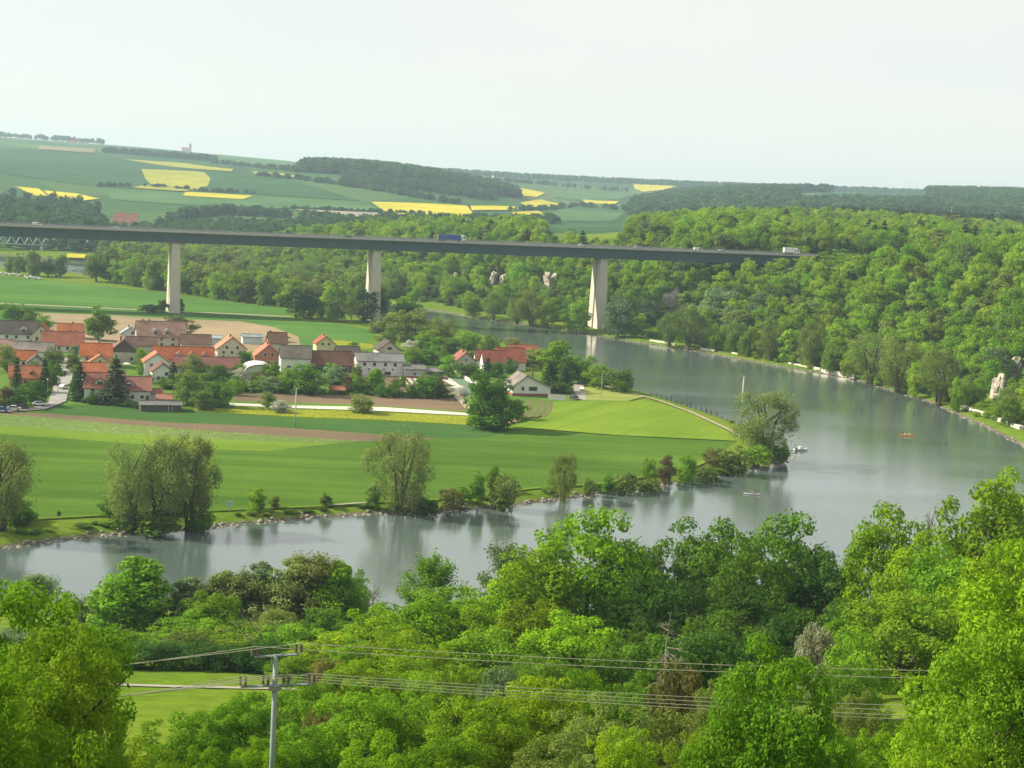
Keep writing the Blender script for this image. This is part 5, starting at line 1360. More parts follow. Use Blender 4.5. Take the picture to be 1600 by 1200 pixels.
# ------------------------------------------------------------------ village houses
WALLC = {k: M('plaster_' + k, c, .9, .08, .4) for k, c in {'white': (.66, .65, .61), 'cream': (.54, .50, .40), 'yellow': (.60, .52, .28), 'beige': (.48, .44, .36), 'red': (.42, .17, .12), 'dark': (.09, .085, .08), 'pink': (.55, .46, .40), 'timber': (.10, .08, .06), 'grey': (.40, .40, .38), 'orange': (.50, .22, .10), 'brick': (.26, .09, .07), 'paleblue': (.52, .60, .60)}.items()}
def roof_mat(name, col):
    """tiled roof: fine courses and weathered patches"""
    m = M(name, col, .85, .30, .22, scale2=1.6); nt = m.node_tree
    b = next(n for n in nt.nodes if n.type == 'BSDF_PRINCIPLED'); c = b.inputs['Base Color'].links[0].from_socket
    oi = nt.nodes.new('ShaderNodeObjectInfo'); hs = nt.nodes.new('ShaderNodeHueSaturation')     # every roof weathered differently
    for sock, lo, hi, k in (('Value', .75, 1.3, 1.0), ('Saturation', .82, 1.1, 7.7), ('Hue', .492, .508, 3.1)):
        mm = nt.nodes.new('ShaderNodeMath'); mm.operation = 'MULTIPLY'; mm.inputs[1].default_value = k
        fr = nt.nodes.new('ShaderNodeMath'); fr.operation = 'FRACT'; mr = nt.nodes.new('ShaderNodeMapRange'); mr.inputs[3].default_value = lo; mr.inputs[4].default_value = hi
        nt.links.new(oi.outputs['Random'], mm.inputs[0]); nt.links.new(mm.outputs[0], fr.inputs[0]); nt.links.new(fr.outputs[0], mr.inputs[0]); nt.links.new(mr.outputs[0], hs.inputs[sock])
    nt.links.new(c, hs.inputs['Color']); nt.links.new(hs.outputs[0], b.inputs['Base Color']); return m
ROOFC = {k: roof_mat('roof_' + k, c) for k, c in {'orange': (.33, .108, .048), 'red': (.235, .078, .044), 'brown': (.145, .068, .042), 'dark': (.062, .048, .043), 'grey': (.150, .148, .142), 'greybrown': (.150, .130, .110), 'pink': (.20, .118, .092), 'white': (.52, .52, .50), 'greyblue': (.25, .29, .31), 'green': (.14, .20, .19)}.items()}
FRAME = M('window_frame', (.55, .54, .50), .6, .05, 1.0)
PANE = M('window_pane', (.035, .042, .05), .12, .1, .5, spec=.6)
DOORM = M('door_wood', (.11, .07, .045), .7, .1, 1.0)
CHIM = M('chimney_brick', (.22, .12, .09), .9, .15, 2.0)

def gable_roof(L, W, hw, hr, ov=.5, th=.28, asym=0.0):
    """two tiled slopes with thickness and overhang; ridge along x, moved sideways by asym"""
    b = MB(); e = hw
    for s in (-1, 1):
        yr = asym; ye = s * (W / 2); k = hr / abs(ye - yr); y2 = ye + s * ov; z2 = e - ov * k
        A = [(-L / 2 - ov, yr, hw + hr), (L / 2 + ov, yr, hw + hr), (L / 2 + ov, y2, z2), (-L / 2 - ov, y2, z2)]
        nz = np.array([0, s * k, 1.0]); nz /= np.linalg.norm(nz)
        v = [tuple(np.array(p) + nz * .03) for p in A] + [tuple(np.array(p) + nz * (th + .03)) for p in A]
        b.add(v, [(0, 1, 2, 3), (4, 5, 6, 7), (0, 1, 5, 4), (1, 2, 6, 5), (2, 3, 7, 6), (3, 0, 4, 7)])
    b.box(-L / 2 - ov, L / 2 + ov, asym - .14, asym + .14, hw + hr + th * .75, hw + hr + th + .22)
    return b

def house(label, px, py, L, W, hw, hr, yaw, wall='white', roof='red', win=(), chim=(), dorm=(), door=None, name='house', gable=None, base=None, asym=0.0, cat='house', ov=.5, skip=False):
    """ridge along local x; front base at the photograph pixel; win: (side, along, sill, w, h)"""
    a = math.radians(yaw); p = gp(px, py, 0)
    dep = abs(math.cos(a)) * W / 2 + abs(math.sin(a)) * L / 2
    d = p[:2] / np.linalg.norm(p[:2]); p = p[:2] + d * dep
    t = empty(name, (p[0], p[1], 0), a, label, cat)
    b = MB(); x, y = L / 2, W / 2
    b.add([(-x, -y, 0), (x, -y, 0), (x, y, 0), (-x, y, 0), (-x, -y, hw), (x, -y, hw), (x, y, hw), (-x, y, hw), (-x, asym, hw + hr), (x, asym, hw + hr)],
          [(0, 1, 5, 4), (2, 3, 7, 6), (1, 2, 6, 9, 5), (3, 0, 4, 8, 7), (4, 5, 9, 8), (6, 7, 8, 9)])
    b.build('wall', WALLC[wall], t)
    if gable:   # timber or other cladding on the upper gables
        for s in (-1, 1):
            xx = s * (x + .04); gb = MB(); k = 0.0
            gb.prism([(-y, hw), (y, hw), (asym, hw + hr)], -.05, .05); gb.v = [(xx + yy, q, z) for q, yy, z in gb.v]; gb.build('gable_cladding', WALLC[gable], t)
    if base: MB().box(-x - .03, x + .03, -y - .03, y + .03, 0, 1.1).build('plinth', WALLC[base], t)
    rf = gable_roof(L, W, hw, hr, ov, asym=asym).build('roof', ROOFC[roof], t)
    for (cx, cy) in chim:
        zc = hw + hr * (1 - abs(cy) / y); MB().box(cx - .35, cx + .35, cy - .35, cy + .35, zc - .5, max(hw + hr + 1.1, zc + 1.2)).build('chimney', CHIM, rf)
    def opening(side, u, z, w, h, nm, m1, m2):
        off = {'f': -y, 'b': y, 'l': -x, 'r': x}[side]; s = -1 if side in 'fl' else 1; q = off + s * .05
        f = MB(); g = MB()
        if side in 'fb':
            f.box(u - w / 2 - .12, u + w / 2 + .12, q - .05, q + .05, z - .12, z + h + .12); g.box(u - w / 2, u + w / 2, q + s * .06 - .02, q + s * .06 + .02, z, z + h)
        else:
            f.box(q - .05, q + .05, u - w / 2 - .12, u + w / 2 + .12, z - .12, z + h + .12); g.box(q + s * .06 - .02, q + s * .06 + .02, u - w / 2, u + w / 2, z, z + h)
        o = f.build(nm, m1, t); g.build('pane' if nm == 'window' else 'door_leaf', m2, o)
    for wv in win: opening(*wv, 'window', FRAME, PANE)
    if door: opening(door[0], door[1], .05, 1.1, 2.1, 'door', FRAME, DOORM)
    for (side, u, w, h, rc) in dorm:   # small gabled dormer on a long slope
        s = -1 if side == 'f' else 1; k = hr / y; yf = s * (y - .9); zf = hw + .9 * k
        b = MB(); zt = zf + h; yb = s * max(.2, y - .9 - (h + w * .35) / k)
        b.add([(u - w / 2, yf, zf - .2), (u + w / 2, yf, zf - .2), (u + w / 2, yf, zt), (u, yf, zt + w * .4), (u - w / 2, yf, zt), (u - w / 2, yb, zf - .2), (u + w / 2, yb, zf - .2), (u + w / 2, yb, zt), (u, yb, zt + w * .4), (u - w / 2, yb, zt)],
              [(0, 1, 2, 3, 4), (1, 6, 7, 2), (0, 4, 9, 5)])
        dm = b.build('dormer', WALLC[wall], t)
        b = MB()
        for q in (-1, 1):
            b.add([(u, yf + s * .3, zt + w * .4 + .05), (u, yb, zt + w * .4 + .05), (u + q * (w / 2 + .25), yb, zt - .12), (u + q * (w / 2 + .25), yf + s * .3, zt - .12)], [(0, 1, 2, 3)])
        sol = b.build('dormer_roof', ROOFC[rc], dm); md = sol.modifiers.new('thick', 'SOLIDIFY'); md.thickness = .15
        MB().box(u - w * .3, u + w * .3, yf + s * .03 - .02, yf + s * .03 + .02, zf + .25, zt - .1).build('dormer_window', PANE, dm)
    return t

def row(side, us, z, w=1.1, h=1.3): return [(side, u, z, w, h) for u in us]

house('long house with dark brown roof and bright white gable at the top left', 30, 533, 16, 10, 3.2, 5, 14, 'white', 'dark', win=row('f', (-5, -1, 4), 1) + row('l', (-2, 2), 1) + row('l', (0,), 4.2), chim=[(2, 1)], dorm=[('f', 2, 3, 1.2, 'pink')])
house('ochre gabled wing with orange roof at the right end of the dark roof', 66, 535, 10, 8, 3.2, 4.2, 101, 'cream', 'orange', win=row('l', (-1.8, 1.8), 1) + row('l', (0,), 4))
house('house with large red tiled roof left of the tall pointed tree', 98, 551, 17, 11, 3.0, 4.8, 15, 'white', 'red', win=row('f', (-5, -1.5, 2, 5.5), .9) + row('l', (-2, 2), .9) + row('l', (0,), 4), chim=[(3, 1), (5, 1.2)])
house('small house with orange roof peeping out behind the large red roof', 110, 530, 11, 8, 3.0, 3.4, 13, 'cream', 'orange', chim=[(1, .5)])
house('low house with weathered grey roof at the left', 52, 560, 16, 8, 2.8, 3.0, 12, 'white', 'greybrown', win=row('f', (-5, 0, 5), .8), chim=[(-1, .6), (1, .6)])
house('house with pale orange roof at the left edge', 3, 556, 9, 9, 2.8, 3.2, 15, 'cream', 'pink')
house('white house with pink-orange roof below the grey roof', 36, 575, 10, 8, 3.0, 3.0, 18, 'white', 'orange', win=row('f', (-3, 0, 3), .9))
house('white gable with dark roof in front of the pink-orange roof', 56, 580, 7, 6, 3.0, 2.6, 107, 'white', 'dark', win=row('l', (-1.3, 1.3), .9))
house('house with orange roof half hidden by the dark spruces at the left', 40, 604, 11, 9, 3.0, 3.6, 17, 'orange', 'orange', win=row('f', (-3, 0, 3), .9), dorm=[('f', 2, 2, 1, 'brown')])
house('low white house with red roof at the left edge', 4, 572, 8, 8, 3.0, 3.0, 14, 'white', 'red', win=row('f', (0,), .9))
house('white house with bright red roof right of the street', 150, 575, 11.5, 10, 4.6, 4.2, 16, 'white', 'orange', win=row('f', (-3.5, 0, 3.5), 1) + row('f', (-3.5, 0, 3.5), 3.0, 1, 1) + row('l', (-2, 2), 1) + row('l', (-2, 2), 3.2), chim=[(1, 1)])
house('barn with dark timber gable above a grey wall', 194, 568, 15, 11.5, 4.4, 5, 102, 'beige', 'brown', gable='timber', win=row('l', (-3,), 1.2), name='barn', cat='barn', chim=[(-3, 1.4)])
house('yellow gabled house with orange brown roof', 157, 581, 9, 9, 3.0, 3.2, 102, 'yellow', 'orange', win=row('l', (2, -2), .9) + row('l', (0,), 3.4, .9, 1), chim=[(2, .5)])
house('front white house with red roof and dormer', 163, 630, 13, 10, 5.0, 4.2, 13, 'white', 'red', win=row('f', (-3.8, .5, 4), 1.0) + row('f', (-3.8, .5, 4), 3.3) + row('l', (-2, 2), 1) + row('l', (-2, 2), 3.4), chim=[(1.0, .6)], dorm=[('f', -1.5, 3, 1.3, 'red')], door=('f', 2.2))
house('right wing of the front white house with red roof and dormer', 211, 628, 10, 9, 3.9, 3.8, 14, 'white', 'red', win=row('f', (-1, 2.2), 1.1, 1, 1), dorm=[('f', -2, 2.6, 1.2, 'red')], door=('f', 4))
house('yellow side house behind the front white house', 146, 606, 8, 8, 5.6, 2.6, 18, 'yellow', 'red', win=row('l', (-1.5, 1.5), 1))
house('low garage with red lean-to roof beside the front white house', 241, 626, 4.5, 5, 2.4, 1.0, 18, 'white', 'red', name='garage', cat='garage')
house('small orange roofed hut behind the dark shed', 257, 634, 5, 4.5, 2.2, 1.1, 10, 'white', 'orange', name='hut', cat='hut')
house('long low open shed with grey roof right of the front white house', 250, 645, 13, 6, 2.2, .7, 18, 'dark', 'grey', name='shed', cat='shed', door=('f', 3))
house('big house with pinkish roof and two green dormers at the top of the village', 250, 545, 21, 13, 5.0, 6, 18, 'pink', 'pink', win=row('f', (-8, -5, 0, 5, 8), 1) + row('f', (-8, -5, 0, 5, 8), 3.3, 1, 1.1) + row('l', (-3, 0, 3), 1) + row('l', (-2.5, 2.5), 3.6) + row('l', (0,), 6.5), chim=[(-5, .6), (5, .6), (-8, 0)], dorm=[('f', -2.5, 2.6, 1.6, 'green'), ('f', 2.5, 2.6, 1.6, 'green')])
house('small white gable with grey roof left of the big pinkish house', 203, 533, 9, 8, 3.2, 2.8, 102, 'white', 'greyblue', win=row('l', (-1.2,), 3, 1, 1.2) + row('l', (1.6,), 1), chim=[(-2, .5)])
house('low barn with brown red roof between the timber gable and the pinkish house', 222, 550, 12, 8, 2.8, 3.0, 14, 'beige', 'brown', name='barn', cat='barn')
house('low barn with brown red roof right of the big pinkish house', 305, 548, 13, 8, 3.0, 3.4, 16, 'beige', 'brown', name='barn', cat='barn')
house('long house with bright orange roof and a row of small dormers', 286, 580, 23, 10, 4.4, 4.2, 17, 'cream', 'orange', win=row('f', (-9, -6, -2, 2, 6, 9), 1), dorm=[('f', -2, 2.6, 1.0, 'orange'), ('f', 3, 2.6, 1.0, 'orange'), ('f', 8, 2.6, 1.0, 'orange')], chim=[(-5, .5)])
house('white gabled wing with bright orange roof facing the gardens', 243, 588, 9, 9.5, 5.2, 3.4, 108, 'white', 'orange', win=row('l', (-2, 2), 1) + row('l', (-2, 2), 3.4) + row('b', (-2, 2), 1) + row('b', (-2, 2), 3.3))
house('small white gabled house below the bright orange roofs', 252, 598, 9, 7.5, 4.0, 2.8, 108, 'white', 'brown', win=row('l', (-1.4,), 2.6, 1.3, 1.2) + row('l', (1.6,), .9), door=('l', 0))
house('long low building with brown red roof below the orange roofs', 322, 587, 25, 9, 2.9, 3.4, 13, 'cream', 'red', win=row('f', (-9, -5, -1, 3, 7), .9), name='outbuilding', cat='building')
house('cream gabled house with orange roof and white balcony side', 360, 565, 12, 12, 5.2, 4.8, 105, 'cream', 'orange', win=row('l', (-3.5, 3.5), 1.2, 1, 1.2) + row('l', (-2.2, 2.2), 5.2, 1, 1.2) + row('l', (-3.5, 0, 3.5), 3.2, 1, 1.1) + row('b', (-3, 0, 3), 1) + row('b', (-3, 0, 3), 3.3), chim=[(-1.5, .6), (-2.5, .6)])
house('flat grey-blue shed left of the cream gabled house', 330, 540, 8, 7, 3.2, .8, 17, 'paleblue', 'greyblue', name='shed', cat='shed')
house('flat grey-blue shed right of the cream gabled house', 393, 538, 9, 7, 3.2, .9, 16, 'paleblue', 'greyblue', name='shed', cat='shed')
house('brick-red gabled house with two pale windows', 418, 574, 13, 11, 4.4, 4.6, 102, 'red', 'orange', win=row('l', (-1.4, 1.4), 4.4, 1, 1.4) + row('l', (-3, 0, 3), 1.2), chim=[(-3, .4)])
house('narrow house with red roof and white chimney behind the brick-red gable', 432, 555, 8, 8, 5.4, 4, 15, 'cream', 'brown', chim=[(-3, .3)])
house('tall barn with grey-brown roof, dark boards and white lower wall', 460, 582, 12, 10, 5.8, 4.2, 13, 'white', 'greybrown', win=row('f', (-2.8, 1), 1.8, 1.5, .8), name='barn', cat='barn', gable='timber')
house('long barn with brown roof and dark open front', 515, 584, 17, 10, 3.4, 4.8, 19, 'dark', 'brown', name='barn', cat='barn', win=row('f', (-5, 0, 5), .6, 2.6, 1.8))
house('small yellowish gable with orange roof behind the barns', 506, 550, 8, 8.5, 3.6, 3.4, 108, 'yellow', 'orange', win=row('l', (-1.5, 1.5), 3, 1, 1.1), chim=[(-1, .4)])
house('dark-roofed barn behind the white farmhouse', 542, 563, 10, 8, 2.8, 2.6, 16, 'dark', 'dark', name='barn', cat='barn')
house('long white two-storey farmhouse with low grey roof', 591, 589, 19, 9, 6.2, 2.5, 14, 'white', 'grey', win=row('f', (-6.5, -2.5, 2, 6), 4.2, 1.1, 1.3) + row('f', (-4.5, -2, 1.5, 5), 2.5, .6, .7) + row('f', (-4,), .6, 1.3, 1.3) + row('f', (3,), .6, 2.6, 1.4) + row('l', (-2, 2), 1) + row('l', (-2, 2), 4.2), chim=[(1, .5), (-5, .7)], door=('f', -1))
house('gabled house with dark roof behind the white farmhouse', 604, 560, 10, 10, 3.6, 3.8, 108, 'pink', 'dark', win=row('l', (0,), 3.8, 2, 1.2) + row('l', (-2.4, 2.4), 1))
house('grey-roofed shed at the right end of the white farmhouse', 645, 591, 8.5, 6, 3.6, 1.2, 16, 'grey', 'grey', name='shed', cat='shed', door=('f', 0))
house('lower grey shed further right of the white farmhouse', 674, 591, 8.5, 5.5, 2.6, .9, 18, 'timber', 'grey', name='shed', cat='shed', door=('f', 1))
house('beige gabled house with orange roof left of the red gabled row', 723, 583, 9, 8.5, 5.0, 3.6, 108, 'beige', 'orange', win=row('l', (0,), 5, .8, 1) + row('l', (-2, 2), 3, 1, 1.2) + row('l', (-2, 2), .8), chim=[(-1, .5)])
house('left house of the row with bright white gables and red roofs', 770, 580, 10, 9, 3.6, 4.6, 12, 'white', 'red', win=row('l', (-1.6, 1.6), 1) + row('f', (-2, 2), 1))
house('middle house of the row with bright white gables and red roofs', 796, 579, 12, 10, 4.0, 5.0, 12, 'white', 'red', win=row('l', (-1.6, 1.6), 1) + row('f', (-2, 2), 1), chim=[(2, .5)])
house('right house of the row with red roofs, behind the others', 816, 571, 12, 9, 4.0, 4.4, 12, 'white', 'red', win=row('f', (-2, 2), 1))
house('narrow red-roofed annexe at the left end of the gabled row', 750, 573, 5, 6, 3.2, 3.6, 12, 'white', 'brown')
house('modern white house with lopsided grey roof and red plinth by the river', 823, 620, 13, 15, 3.6, 4.2, 105, 'white', 'greybrown', win=row('l', (3.5,), 2.2, 1.0, 1.4) + row('l', (-.5,), 2.2, 3.2, 1.5) + row('f', (-3, 1, 4), 2.2), base='brick', asym=2.2, chim=[(2.5, -2.4)], ov=.9)
house('small pale blue building half hidden by trees at the river', 880, 590, 3.5, 4, 3.6, .5, 15, 'paleblue', 'greyblue', name='hut', cat='hut')
house('small garden shed with orange roof at the end of the hedge', 528, 618, 4, 3.5, 1.9, 1.0, 16, 'dark', 'orange', name='garden_shed', cat='shed')
# dark boards on the tall barn front
# arched white hall
p = gp(399, 592, 0); t = empty('arched_hall', (p[0], p[1] + 6, 0), math.radians(16), 'white hall with curved roof and glazed front in the village', 'hall')
n = 12; arc = [(6.0 * math.cos(math.pi * i / n), 2.6 + 3.0 * math.sin(math.pi * i / n)) for i in range(n + 1)]
b = MB(); b.prism([(-5.8, 0), (5.8, 0), (5.8, 2.6)] + [(x * .965, 2.6 + (z - 2.6) * .96) for x, z in arc][1:-1] + [(-5.8, 2.6)], -6, 6); b.build('wall', WALLC['cream'], t)
b = MB(); out = [(x * 1.03, 2.55 + (z - 2.55) * 1.06) for x, z in arc]; m = len(arc)
for yy in (-6.6, 6.6):
    b.v += [(x, yy, z) for x, z in arc] + [(x, yy, z) for x, z in out]
for i in range(m - 1):
    a0 = 0; c0 = 2 * m
    b.f += [(i, i + 1, c0 + i + 1, c0 + i), (m + i, m + i + 1, c0 + m + i + 1, c0 + m + i), (i, i + 1, m + i + 1, m + i), (c0 + i, c0 + i + 1, c0 + m + i + 1, c0 + m + i)]; b.m += [0] * 4
b.f += [(0, m, 3 * m, 2 * m), (m - 1, 2 * m - 1, 4 * m - 1, 3 * m - 1)]; b.m += [0, 0]
b.build('roof', ROOFC['white'], t)
for i in range(6):
    x = -4.6 + i * 1.84; f = MB().box(x - .78, x + .78, -6.12, -6.02, .6, 2.9).build('window', FRAME, t)
    MB().box(x - .66, x + .66, -6.16, -6.13, .7, 2.8).build('pane', M('hall_pane_%d' % i, (.30, .30, .24), .3, .1, .5), f)
# polytunnel
p = gp(712, 618, 0); t = empty('greenhouse', (p[0], p[1] + 3, 0), math.radians(-20), 'pale plastic greenhouse tunnel at the end of the fleece beds', 'greenhouse')
arc = [(3.0 * math.cos(math.pi * i / 10), 1.0 + 2.0 * math.sin(math.pi * i / 10)) for i in range(11)]
b = MB(); b.prism([(3, 0)] + arc + [(-3, 0)], -4, 4); b.build('cover', M('polythene', (.45, .42, .34), .5, .1, .5), t)
for yy in (-4.03, -2, 0, 2, 4.03):
    b = MB(); b.tube([(3.02, yy, 0)] + [(x * 1.01, yy, z * 1.01) for x, z in arc] + [(-3.02, yy, 0)], .06, 4); b.build('hoop', WALLC['white'], t)
# garden walls
def garden_wall(label, a, b_, h, mat='white'):
    A, B = gp(*a, 0), gp(*b_, 0); L = float(np.linalg.norm(B - A)); t = empty('garden_wall', A, math.atan2(B[1] - A[1], B[0] - A[0]), label, 'wall')
    MB().box(0, L, -.15, .15, 0, h).build('wall_panel', WALLC[mat], t); MB().box(-.1, L + .1, -.22, .22, h + .003, h + .12).build('coping', WALLC['grey'], t)
garden_wall('white garden wall in front of the spruces by the modern house', (856, 624), (884, 626), 2.0)
garden_wall('white garden wall running down beside the netted bed', (724, 592), (745, 603), 1.5)
garden_wall('dark red garden wall under the low sheds', (632, 591), (700, 594), 1.2, 'brick')
# parasol
p = gp(198, 577, 0); t = empty('parasol', p, 0, 'small white parasol in a village garden', 'parasol')
MB().tube([(0, 0, 0), (0, 0, 2.6)], .04, 6).build('pole', RAIL, t)
MB().add([(0, 0, 2.7)] + [(1.6 * math.cos(6.283 * i / 8), 1.6 * math.sin(6.283 * i / 8), 2.2) for i in range(8)], [(0, i + 1, (i + 1) % 8 + 1) for i in range(8)]).build('canopy', WALLC['white'], t)
# cars in the village
PC = 'cars parked in the village'
for px, py, yaw, c, lb in [(98, 587, 80, 'silver', 'silver car on the village street, farthest of the two'), (99, 609, 80, 'white', 'white car halfway down the village street'), (61, 636, 20, 'white', 'white car parked at the corner of the street'), (36, 641, 10, 'dark', 'dark car parked in front of the deep green tree'), (3, 645, 5, 'blue', 'blue car at the left edge of the village'), (909, 612, 85, 'white', 'white car on the riverside lane'), (897, 625, 60, 'dark', 'dark car at the end of the white garden wall'), (22, 643, 5, 'silver', 'silver car beside the dark car at the left')]:
    car(gp(px, py, 0) + np.array([0, 0, .5]), math.radians(yaw), c, lb, PC)
# street lamps
for px, py, h, lb in [(90, 614, 5.5, 'street lamp halfway down the village street'), (74, 619, 5.5, 'street lamp left of the village street near its foot'), (94, 592, 5.0, 'street lamp at the upper part of the village street')]:
    t = empty('street_lamp', gp(px, py, 0), 0, lb, 'lamp', 'street lamps in the village')
    MB().tube([(0, 0, 0), (0, 0, h)], [.09, .05], 6).build('pole', RAIL, t)
    MB().tube([(0, 0, h - .05), (0, 0, h + .1), (0, 0, h + .4), (0, 0, h + .5)], [.08, .3, .3, .05], 8).build('lamp_head', WALLC['white'], t)

# ------------------------------------------------------------------ poles, wires, signs, boats, posts
POLE = M('pole_concrete', (.40, .41, .38), .8, .12, .8)
POLES = M('pole_steel_bluegrey', (.21, .255, .265), .6, .1, .8)
INS = M('insulator_brown', (.09, .045, .035), .3, .1, 2.0, spec=.6)
WIRE = M('wire_aluminium', (.42, .41, .33), .5, .05, 1.0)
# near power pole
PD = 80.0
top = at(431, 1026, PD); base = hz(top[0], PD)
pole = empty('power_pole', (top[0], PD, base), 0, 'grey steel power pole with two cross arms and brown insulators in the foreground', 'power pole')
H = top[2] - base
MB().tube([(0, 0, 0), (0, 0, H + .1)], [.17, .12], 10).build('shaft', POLES, pole, True)
def arm(name, pl, pr, py):
    a, c = at(pl[0], pl[1], PD - .1), at(pr[0], pr[1], PD + .1); o = np.array([top[0], PD, base])
    b = MB(); d = (c - a) / np.linalg.norm(c - a); b.tube([a - o, c - o], .075, 4); ob = b.build(name, POLES, pole); return a - o, c - o
ua, uc = arm('cross_arm', (397, 1027), (468, 1022), 0)
la, lc = arm('cross_arm', (376, 1073), (490, 1069), 0)
MB().box(-.28, .28, -.2, .2, H - 1.75, H - 1.45).build('bracket', POLES, pole)
def insul(p):
    b = MB()
    for s in (-1, 1):
        z0 = p[2] + .1; x = p[0] + .13 * s
        b.tube([(x, p[1], z0 + .06 * k) for k in range(8)], [.05 if k % 2 else .085 for k in range(8)], 8)
        o = b.build('insulator', INS, pole); b = MB()
uw = [ua + (uc - ua) * t for t in (.02, .98)]
lw = [la + (lc - la) * t for t in (.03, .34, .62, .97)]
for p in uw + lw: insul(p)
o = np.array([top[0], PD, base])
def wire(p0, px0, py0, D0, px1, py1, D1, label, group='power wires of the foreground pole'):
    a, m, c = at(px0, py0, D0), p0 + o + np.array([0, 0, .56]), at(px1, py1, D1); P = []
    for q0, q1, sg in ((a, m, .5), (m, c, .5)):
        for i in range(24):
            t = i / 24; q = q0 + (q1 - q0) * t; q = q - np.array([0, 0, sg * 4 * t * (1 - t) * np.linalg.norm(q1 - q0) / 60]); P.append(q)
    P.append(c); b = MB(); b.tube(P, .019, 5); w = b.build('power_wire', WIRE, None, True); tag(w, label, 'wire', group)
# ends run on to the next poles outside the picture
wire(uw[0], -250, 1088, 74, 1900, 1066, 88, 'lower of the two upper power wires')
wire(uw[1], -250, 1078, 75, 1900, 1052, 89, 'uppermost power wire of the foreground pole')
wire(lw[0], -250, 1146, 74, 1900, 1139, 87, 'lowest of the four lower power wires')
wire(lw[1], -250, 1140, 74.5, 1900, 1132, 87.5, 'third of the four lower power wires from the top')
wire(lw[2], -250, 1133, 75, 1900, 1122, 88, 'second of the four lower power wires from the top')
wire(lw[3], -250, 1127, 75.5, 1900, 1112, 89, 'topmost of the four lower power wires')
# thin poles on the plain
def line_pole(px, pyb, pyt, r, label, arms=True):
    p = gp(px, pyb, 0); h = at(px, pyt, p[1])[2]; t = empty('line_pole', p, 0, label, 'pole')
    MB().tube([(0, 0, 0), (0, 0, h)], [r, r * .6], 8).build('shaft', POLE, t, True)
    if arms:
        MB().box(-1.1, 1.1, -.08, .08, h - .15, h + .02).build('cross_arm', POLE, t)
        for x in (-1.0, 0, 1.0): MB().tube([(x, 0, h + .02), (x, 0, h + .3)], .07, 6).build('insulator', INS, t)
line_pole(461, 668, 606, .24, 'slim concrete pole at the edge of the dark green strip')
line_pole(1157, 668, 587, .38, 'tall tapering concrete pole beside the spit willow')
line_pole(939, 622, 583, .13, 'thin pole on the dry lawn by the river', False)
# river signs
def sign(px, pyb, pyt, w, hgt, col, label, marks):
    p = gp(px, pyb, 0); h = at(px, pyt, p[1])[2]; t = empty('river_sign', p, 0, label, 'sign')
    MB().tube([(0, 0, -.5), (0, 0, h - hgt)], .06, 6).build('post', POLES, t)
    bd = MB().box(-w / 2, w / 2, -.03, .03, h - hgt, h).build('board', WALLC[col], t)
    for (x0, x1, z0, z1) in marks: MB().box(x0 * w, x1 * w, -.05, -.035, h - hgt + z0 * hgt, h - hgt + z1 * hgt).build('mark', PAINT['pale_blue'], bd)
sign(358, 805, 783, 1.25, 1.4, 'white', 'white square navigation board on the bank left of the young bushy tree', [(-.28, -.12, .2, .8), (-.28, .0, .66, .8), (.12, .28, .2, .8), (.0, .28, .66, .8)])
sign(92, 817, 799, .8, 1.0, 'dark', 'small dark river sign on the bank near the left edge', [])
# posts of the landing stage in the water
WOODM = M('post_wood', (.06, .045, .035), .9, .2, 2)
xs_ = [(1018, 612, 619), (1025.5, 615, 622), (1033, 617, 624), (1041, 620, 627), (1049, 617, 628), (1056, 625, 632), (1065, 627, 634), (1074, 630, 637), (1079, 629, 639), (1087, 634, 641), (1095, 637, 645), (1103, 637, 648), (1111, 641, 651), (1119.5, 644, 654), (1128, 650, 658), (1136, 654, 662), (1145, 657, 664)]
for i, (x, yt, yb) in enumerate(xs_):
    p = gp(x, yb, WATER); h = at(x, yt, p[1])[2] - WATER; b = MB(); b.tube([(0, 0, -2.5), (0, 0, h)], [.22, .18], 7)
    q = b.build('mooring_post', WOODM); q.location = p; tag(q, 'dark wooden post standing in the water beside the barley field', 'post', 'row of mooring posts in the water')
p = gp(1056, 633, WATER); t = empty('landing_stage', p, math.radians(-35), 'dark floating landing stage among the row of posts', 'landing stage')
for i in range(6): MB().box(-4 + i * 1.35, -2.72 + i * 1.35, -.9, .9, .35, .45).build('plank', WOODM, t)
for y in (-.6, .6): MB().box(-4, 4, y - .15, y + .15, -.2, .345).build('float_beam', WOODM, t)
# motor boat and jetty at the spit
def boat(p, yaw, label, L=5.0, col='white', group=None):
    t = empty('motor_boat', p, yaw, label, 'boat', group); b = MB(); n = 9; W = L * .19
    for i in range(n + 1):
        s = i / n; x = -L / 2 + L * s; w = W * (1 - max(0, (s - .45) / .55) ** 2.2) * (1 if s < 1 else .02); w = max(w, .03); zr = .55 + .35 * s * s
        b.v += [(x, -w, zr), (x, -w * .75, .1), (x, 0, -.2 + .3 * s * s), (x, w * .75, .1), (x, w, zr)]
    for i in range(n):
        for j in range(4): a = 5 * i + j; b.f.append((a, a + 5, a + 6, a + 1)); b.m.append(0)
        b.f.append((5 * i, 5 * i + 5, 5 * i + 9, 5 * i + 4)); b.m.append(0)
    b.f.append((0, 1, 2, 3, 4)); b.m.append(0); b.build('hull', PAINT[col], t)
    MB().prism([(-L * .15, .6), (L * .22, .72), (L * .1, 1.25), (-L * .15, 1.3)], -W * .7, W * .7).build('cabin', PAINT['white'], t)
    MB().box(-L * .45, -L * .2, -W * .6, W * .6, .56, .75).build('seat', PAINT['dark'], t)
    MB().add([(L * .225, -W * .6, .78), (L * .225, W * .6, .78), (L * .115, W * .55, 1.22), (L * .115, -W * .55, 1.22)], [(0, 1, 2, 3)]).build('windscreen', GLASS, t)
boat(gp(1251, 704, WATER), math.radians(8), 'small white motor boat moored at the jetty off the spit willow', 4.6)
